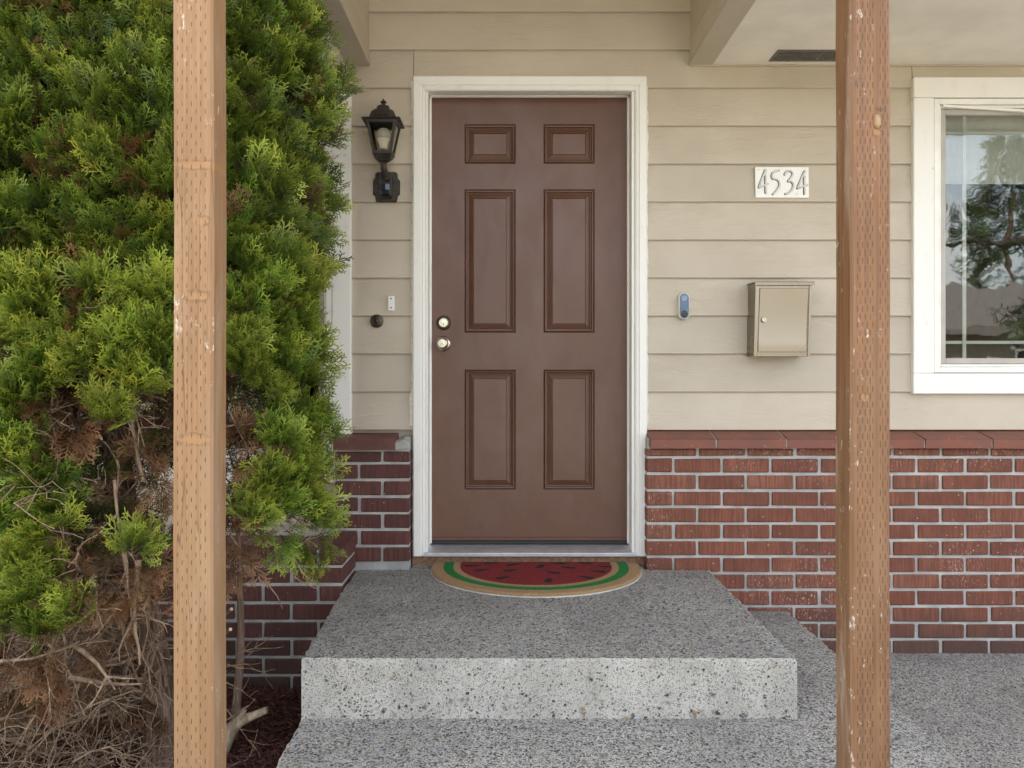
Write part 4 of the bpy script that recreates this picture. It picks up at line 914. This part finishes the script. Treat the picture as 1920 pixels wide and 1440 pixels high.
# dense upper crown
NZ, NTH = 27, 40
for iz in range(NZ):
    for it in range(NTH):
        z = 1.24+(3.0-1.24)*(iz+random.uniform(.05,.95))/NZ; th = -math.pi*1.03+(math.pi*1.03+.16)*(it+random.uniform(0,1)+.5*(iz % 2))/NTH
        if random.random() > .25+.75*crown_r(z): continue
        f = crown_r(z)*random.uniform(.87, 1.0)*(1+.035*math.sin(5*th+3*z)+.035*math.sin(9*z+2*th))
        cth, sth = math.cos(th), math.sin(th)
        q = np.array([SX+RX*f*np.sign(cth)*abs(cth)**.8, SY+RY*f*np.sign(sth)*abs(sth)**.8, z])
        if (q[2] > ZSO-.13 and q[1] > EY-.12) or q[0] > float(np.interp(z, [1.2, 1.5, 1.8, 2.2], [-.74, -.69, -.62, -.585])): continue
        o = np.array([cth/RX, sth/RY, .15]); o /= np.linalg.norm(o)
        if z < 1.5 and random.random() < .40: continue
        tuft(green, q-o*.05, o, random.uniform(.06,.10), random.randint(10, 15), tint=(.25,.85), tipb=random.uniform(-.22,.12))
        if random.random() < .10: tuft(dead, q-o*random.uniform(.02,.12), o, .05, 5, tint=(.2,.9))
# inner foliage, shade put into its dark tint, so the crown isn't hollow
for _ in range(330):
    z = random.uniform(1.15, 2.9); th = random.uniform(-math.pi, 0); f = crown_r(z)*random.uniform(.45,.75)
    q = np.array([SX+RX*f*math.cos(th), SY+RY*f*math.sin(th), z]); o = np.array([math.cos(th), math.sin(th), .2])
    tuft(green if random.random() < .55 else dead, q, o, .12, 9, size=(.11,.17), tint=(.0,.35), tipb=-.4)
def depth(px):
    X = (px-CX)*2.4/F; u = min(.98, abs((X-SX)/RX)); return SY-RY*(1-u**2.5)**(1/2.5)*.92
def lowtuft(px, py, r, n=None, back=0.0, cl=green, **kw):
    Y = depth(px)+back; c = np.array(P(px, py, Y)); X = c[0]
    o = np.array([(X-SX)/RX**2, -(1.0), .1]); o /= np.linalg.norm(o)
    rr = r*Y/F; n = n or int(8+r*.50)
    tuft(cl, c, o, rr*.78, n, **kw)
LOW = [(40,880,60),(75,930,62),(30,985,60),(95,1010,45),(40,1070,58),(70,1130,50),(25,1180,48),(85,1195,36),(20,840,40),
       (75,735,45),(35,760,40),(95,690,40),(60,660,40),(20,640,45),(20,560,55),(80,560,50),(60,600,45),
       (225,680,55),(250,740,52),(205,790,40),(300,690,40),(300,640,36),(240,640,40),(170,690,30),
       (545,630,50),(575,680,45),(520,665,38),(560,735,45),(585,825,42),(550,850,42),(530,900,40),(575,900,45),(560,950,42),(510,965,36),(590,985,32),(475,985,28),(455,640,38),(465,715,36),(440,680,30),
       (255,1035,24),(140,1165,20),(450,590,42),(500,560,45),(550,560,46),(180,560,45),(260,580,45),(300,560,40),(12,290,40),(30,250,40),(15,420,40)]
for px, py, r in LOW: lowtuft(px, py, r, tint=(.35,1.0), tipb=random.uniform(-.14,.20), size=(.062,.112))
for px, py, r in ((585,1010,30),(595,1035,26),(560,1005,28),(520,1000,24)): lowtuft(px, py, r, 7, -.05, droop=True, size=(.07,.11), tint=(.5,.9))
for px, py in ((130,290),(160,270),(280,330),(255,300),(130,545),(95,520),(180,520),(480,545),(530,560),(460,600),(505,590),(545,585),(160,620),(255,610),(300,600),(440,560),(110,760),(140,800),(280,830),(100,840),(300,900),(470,850),(500,880),(450,820),(440,920),(470,940),(150,1020),(130,1080),(160,1100),(120,1140),(210,1090),(470,1020),(440,1040),(80,1240),(120,1270),(40,1260),(20,1300),(290,1130),(280,1060),(530,985),(560,870)):
    lowtuft(px, py, 34, random.randint(8, 12), .05, dead, tint=(.2,1.0), size=(.06,.11), lift=.0, droop=random.random() < .6)
for _ in range(260):   # brown interior of the lower half
    z = random.uniform(.02, 1.35); th = random.uniform(-math.pi*.98, -.1); f = random.uniform(.25,.68)
    if z < .75 and SX+RX*f*math.cos(th) > -1.12: continue
    q = np.array([SX+RX*f*math.cos(th), SY+.05+RY*f*math.sin(th), z]); tuft(dead, q, np.array([math.cos(th), math.sin(th), 0]), .11, 5, size=(.05,.095), tint=(.0,.7), tipb=-.2, droop=random.random() < .6)
for gx_ in range(-20, 600, 42):            # deeper foliage and brown twigs, inner shade put into the tint, hiding the wall
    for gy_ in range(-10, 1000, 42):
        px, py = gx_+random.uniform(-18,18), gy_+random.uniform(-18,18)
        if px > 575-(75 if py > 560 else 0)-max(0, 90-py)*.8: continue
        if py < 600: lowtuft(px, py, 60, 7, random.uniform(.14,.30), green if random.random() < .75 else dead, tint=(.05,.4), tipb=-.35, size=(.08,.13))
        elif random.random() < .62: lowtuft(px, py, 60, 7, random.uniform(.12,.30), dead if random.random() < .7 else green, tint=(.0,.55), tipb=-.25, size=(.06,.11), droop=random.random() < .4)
for px, py, r_ in ((545,600,44),(500,630,38),(530,700,40),(500,740,38),(575,790,38),(540,800,36),(520,840,34),(550,890,38),(500,910,32),(530,950,36),(560,980,34),(480,950,26),(560,530,44),
                   (60,830,36),(20,790,40),(110,960,36),(90,1070,36),(130,700,40),(160,640,36)): lowtuft(px, py, r_, None, random.uniform(-.03,.06), tint=(.3,.9), tipb=random.uniform(-.15,.18), size=(.06,.11))
green.build('crown', M['leaf'], shrub, (SX, SY, 1.2)); dead.build('dead_foliage', M['deadleaf'], shrub, (SX, SY, .9))
# trunks and branches
def wander(p, d, L, n, w, grav=0.0):
    p = Vector(p); d = Vector(d).normalized(); out_ = [p.copy()]
    for _ in range(n):
        d = (d+Vector(RNG.normal(0, w, 3))+Vector((0,0,grav))).normalized(); p = p+d*(L/n); out_.append(p.copy())
    return out_
def trunk(x, y, r, top, lean):
    bm = MB(); z = -.06; pts = []; secs = []; K = 22 if r > .03 else 12
    amp = [random.uniform(-.16,.16) for _ in range(K)]
    while z < top:
        u = (z+.06)/(top+.06); p = (x+lean[0]*u+.015*math.sin(5*z), y+lean[1]*u+.012*math.cos(4*z), z); pts.append(p)
        rr = r*(1.35-.35*min(1, u*6))*(1-.7*u); amp = [a_*.9+random.uniform(-.06,.06) for a_ in amp]
        secs.append([(p[0]+rr*(1+amp[k])*math.cos(2*math.pi*k/K), p[1]+rr*(1+amp[k])*math.sin(2*math.pi*k/K), z) for k in range(K)]); z += .035 if r > .03 else .06
    bm.loft(secs); tk = bm.build('trunk', M['bark'], shrub, 50)
    if r > .03:          # shaggy strips of bark peeling off the stem
        sb = MB()
        for _ in range(150):
            a_ = random.uniform(-math.pi, .3); i = random.randint(0, 30); L = random.randint(3, 9); w = random.uniform(.0015,.004); off_ = random.uniform(1.0,1.16); P_ = []
            for j in range(L):
                p = pts[min(len(pts)-1, i+j)]; u = (p[2]+.06)/(top+.06); rr = r*(1.35-.35*min(1, u*6))*(1-.7*u)*(off_+(.10 if j in (0, L-1) else 0)*random.random()); aa = a_+.05*math.sin(j)
                P_.append(((p[0]+rr*math.cos(aa-w/rr), p[1]+rr*math.sin(aa-w/rr), p[2]), (p[0]+rr*math.cos(aa+w/rr), p[1]+rr*math.sin(aa+w/rr), p[2])))
            sb.add([v for q in P_ for v in q], [(2*j, 2*j+1, 2*j+3, 2*j+2) for j in range(L-1)])
        sb.build('bark_strips', M['bark'], tk)['kind'] = 'stuff'
    return pts[::2] if r > .03 else pts
T1 = trunk(-1.115, 2.60, .050, 2.7, (-.35,.05)); T2 = trunk(-.955, 2.78, .017, .92, (.05,-.02)); T3 = trunk(-1.60, 2.98, .026, 2.4, (-.05,0)); T4 = trunk(-1.27, 2.72, .013, 1.7, (-.02,-.1))
def grow(bm, p, d, L, r, lev, w=.22, grav=.0):
    n = max(4, int(L/.045)); pts = wander(p, d, L, n, w, grav)
    bm.tube(pts, [max(.0009, r*(1-.75*i/n)) for i in range(n+1)], 5 if r > .004 else 4, cap=False)
    if lev > 0:
        for _ in range(random.randint(2, 4) if lev > 1 else random.randint(2, 5)):
            k = random.randint(n//4, n-1); dd = (pts[min(n, k+1)]-pts[k]).normalized()+Vector(RNG.normal(0, .75, 3)); grow(bm, pts[k], dd, L*random.uniform(.3,.6), r*.5, lev-1, w*1.15, grav)
br = MB()
for _ in range(190):
    tr = random.choice([T1,T1,T3,T4]); p = tr[random.randint(3, min(len(tr)-1, 20))]
    a = random.uniform(-math.pi, -1.15); d = (math.cos(a), math.sin(a), random.uniform(-.1,.9)); grow(br, p, d, random.uniform(.25,.6), random.uniform(.004,.010), 2)
for px0, py0, px1, py1, r in ((60,720,110,860,.006),(100,850,160,900,.007),(100,720,108,860,.005),(270,900,250,760,.007),(240,700,270,830,.005),(230,1010,255,1150,.009),(260,1050,270,1240,.010),(215,900,235,1050,.006),(130,1270,240,1320,.010),(0,1240,140,1210,.006),(140,1210,235,1255,.009),(60,830,15,650,.005),(100,560,130,680,.005),(170,620,150,700,.005),(230,560,260,640,.006),(430,1000,540,1130,.004),(430,1060,600,1030,.004),(430,770,520,900,.003),(425,800,480,780,.003)):
    Y = depth((px0+px1)/2)+.04; a, c = P(px0, py0, Y), P(px1, py1, Y-.03); m_ = a.lerp(c, .5)+Vector(RNG.normal(0, .02, 3)); grow(br, a, c-a, (c-a).length*1.05, r, 2, .12)
for px0, py0, px1, py1 in ((425,800,470,830),(430,860,500,930),(428,790,530,905),(426,900,470,960),(430,940,480,1010),(428,985,560,1010),(430,1060,470,1075),(428,840,450,900),(500,870,480,1000),(470,990,455,1090)):
    Y = 2.66+random.uniform(-.06,.06); a, c = P(px0, py0, Y), P(px1, py1, Y-.02); grow(br, a, c-a, (c-a).length*1.1, random.uniform(.0022,.0034), 2, .2)
br.build('branches', M['twig'], shrub, True)['kind'] = 'stuff'
# cut stubs on the stem right of the post
for i, (px, py) in enumerate(((440,1102),(434,1142),(432,1180))):
    a = P(px-18, py+14, 2.76); c = P(px, py, 2.70); bm = MB(); bm.tube([a, a.lerp(c,.5), c], [.008,.0065,.006], 8); st = bm.build('branch_stub', M['bark'], shrub, True)
    bm = MB(); dv = (c-a).normalized(); bm.tube([c-dv*.0005, c+dv*.0012], [.0058,.0056], 10); bm.build('cut_face', simple('cut_wood', (.62,.48,.30), .8), st)

# ================================================================== GROUND LITTER
db = MB()
def gz(x, y): return -.045
for _ in range(760):
    x = random.uniform(-2.35, -1.16); y = random.uniform(2.0, 3.15); z = random.uniform(-.03, .34)*max(.2, 1-abs(x+1.9)/1.3)+.0
    a = random.uniform(0, 6.28); grow(db, (x, y, z), (math.cos(a), math.sin(a)*.6, random.uniform(-.15,.35)), random.uniform(.12,.34), random.uniform(.0016,.0038), 1 if random.random() < .75 else 2, .25, -.03)
for px0, py0, px1, py1 in ((425,1245,495,1300),(425,1280,470,1310),(425,1350,490,1330),(430,1440,490,1400),(425,1250,470,1252),(440,1230,560,1165),(425,1330,520,1480)):
    Y = 2.65; grow(db, P(px0, py0, Y), P(px1, py1, Y-.05)-P(px0, py0, Y), .16, .0024, 1, .12)
tag(db.build('dead_brush', M['twig'], None, True), 'tangle of dead brown twigs lying under the shrub', 'twigs', kind='stuff')
ch = MB()
for _ in range(9000):
    x = random.uniform(-2.6, -.64) if random.random() < .4 else random.uniform(-1.35, -.63); y = random.uniform(1.5, 3.31)
    if x > -.70 and y > 2.4: x -= .05
    zb0 = -.045+.018*math.sin(7*x+3*y)+.012*math.sin(13*y-5*x); L = random.uniform(.012,.055); w = random.uniform(.0015,.005); a = random.uniform(0, math.pi); tl = random.uniform(-.35,.35)
    z = zb0+random.uniform(0,.022); ux, uy = math.cos(a), math.sin(a); bend = random.uniform(-.15,.15)*L
    e0 = np.array([x-ux*L/2, y-uy*L/2, z-tl*L/2]); e1 = np.array([x+ux*L/2, y+uy*L/2, z+tl*L/2]); mm = (e0+e1)/2+np.array([-uy*bend, ux*bend, abs(bend)]); sd_ = np.array([-uy*w, ux*w, 0]); h = np.array([0,0,w*.6])
    ch.add([e0-sd_, e0+sd_, mm-sd_, mm+sd_, e1-sd_*.5, e1+sd_*.5, mm+h*1.5, e0+h], [(0,2,6,7),(7,6,3,1),(2,4,6),(6,5,3),(4,5,6)])
tag(ch.build('mulch_chips', simple('mulch_chip', (.085, .030, .020), .85, var=.6, scale=55), None), 'shredded red-brown bark mulch beside the step', 'mulch', kind='stuff')
bs = MB(); a = P(428, 1385, 2.66)
bs.tube([P(405,1440,2.64), P(418,1400,2.65), P(432,1368,2.65), P(450,1352,2.65), P(472,1343,2.64), P(500,1331,2.63)], [.024,.026,.024,.019,.014,.011], 10); bs.tube([P(440,1362,2.65), P(452,1345,2.64), P(458,1330,2.63)], [.016,.011,.008], 8)
bb = bs.build('broken_branch', M['deadwood'], None, True)
tag(bb, 'pale broken branch stub on the red mulch by the left post', 'branch')
lt = MB()
for _ in range(110):
    x = random.uniform(-.6, .85); y = random.uniform(2.52, 3.58) if random.random() < .6 else random.uniform(3.3, 3.6); z = ZT+.0012
    if (x-MX)**2/HW**2+min(0, y-MYC)**2/.445**2 < 1.05: continue
    s = random.uniform(.002,.0055); a = random.uniform(0, 6.28); ux, uy = math.cos(a)*s, math.sin(a)*s
    lt.add([(x-ux*1.6, y-uy*1.6, z), (x+uy*.6, y-ux*.6, z+.0012), (x+ux*1.6, y+uy*1.6, z+.0022), (x-uy*.6, y+ux*.6, z+.001)], [(0,1,2,3)])
tag(lt.build('leaf_litter', M['debris'], None), 'scattered dry brown leaf bits on the concrete step', 'leaves', kind='stuff')

# ================================================================== ACROSS THE STREET (seen mirrored in the right window)
nb = empty('neighbour_house', (15, -24, -.07), 'low tan house across the street, seen only reflected in the right window', 'house')
bm = MB(); bm.box(6, 26, -32, -24, -.07, 2.7); bm.build('wall', M['housewall'], nb)
bm = MB(); bm.loft([[(x, -23.2, 2.55), (x, -28, 4.6), (x, -32.8, 2.55), (x, -32.8, 2.75), (x, -28, 4.85), (x, -23.2, 2.75)] for x in (5.2, 26.8)]); bm.build('roof', simple('far_roof', (.125,.115,.105), .9), nb)
for x in (11, 15, 19.5):
    bm = MB(); bm.box(x, x+1.6, -24.0, -23.94, .9, 2.1); wn = bm.build('window', M['vinyl'], nb); bm = MB(); bm.box(x+.1, x+1.5, -23.94, -23.93, 1.0, 2.0); bm.build('pane', M['black'], wn)
def far_tree(x, y, h, r, z0, lab, n=900, limbs=()):
    t = empty('conifer_tree', (x, y, -.07), lab, 'tree')
    bm = MB(); bm.tube([(x, y, -.2), (x+.05, y, h*.5), (x, y, h*.97)], [.02*h+.06, .012*h+.03, .02], 8); bm.build('trunk', M['bark'], t, True)
    cl = Cloud()
    for _ in range(n):
        z = z0+(h-z0)*random.random()**1.2; f = (1-(z-z0)/(h-z0))**.8*random.uniform(.35,1); a = random.uniform(0, 6.28)
        o = np.array([math.cos(a), math.sin(a), -.1]); cl.add(np.array([x, y, z])+o*r*f, o+nv(.4), nv(), random.uniform(.5,.9)*h/9, random.random(), -.1, random.random())
    lb_ = MB()
    for (dx, dy, dz0, dz1) in limbs:
        pts = wander((x, y, dz0), (dx, dy, dz1), math.hypot(dx, dy), 10, .06); lb_.tube(pts, [.13*(1-.07*i) for i in range(11)], 7)
        for p in pts[2:]:
            for _ in range(9): cl.add(np.array(p)+nv(.22)+np.array([0,0,.25]), nv()+np.array([dx*.05, dy*.05, .2]), nv(), random.uniform(.35,.7), random.random(), -.2, random.random())
    if limbs: lb_.build('limb', m_bark('conifer_bark', (.035,.028,.022), (.08,.062,.048)), t, True)
    cl.build('crown', M['fartree'], t, (x, y, z0)); return t
far_tree(14.3, -11.5, 9.5, 2.1, 2.3, 'bushy green conifer at the roadside, reflected at the right of the window', 240, ((-4.6, .6, 4.4, .10),))
far_tree(30.5, -42, 15.5, 3.0, 1.5, 'tall pointed fir far behind, reflected above the mirrored roof', 500)
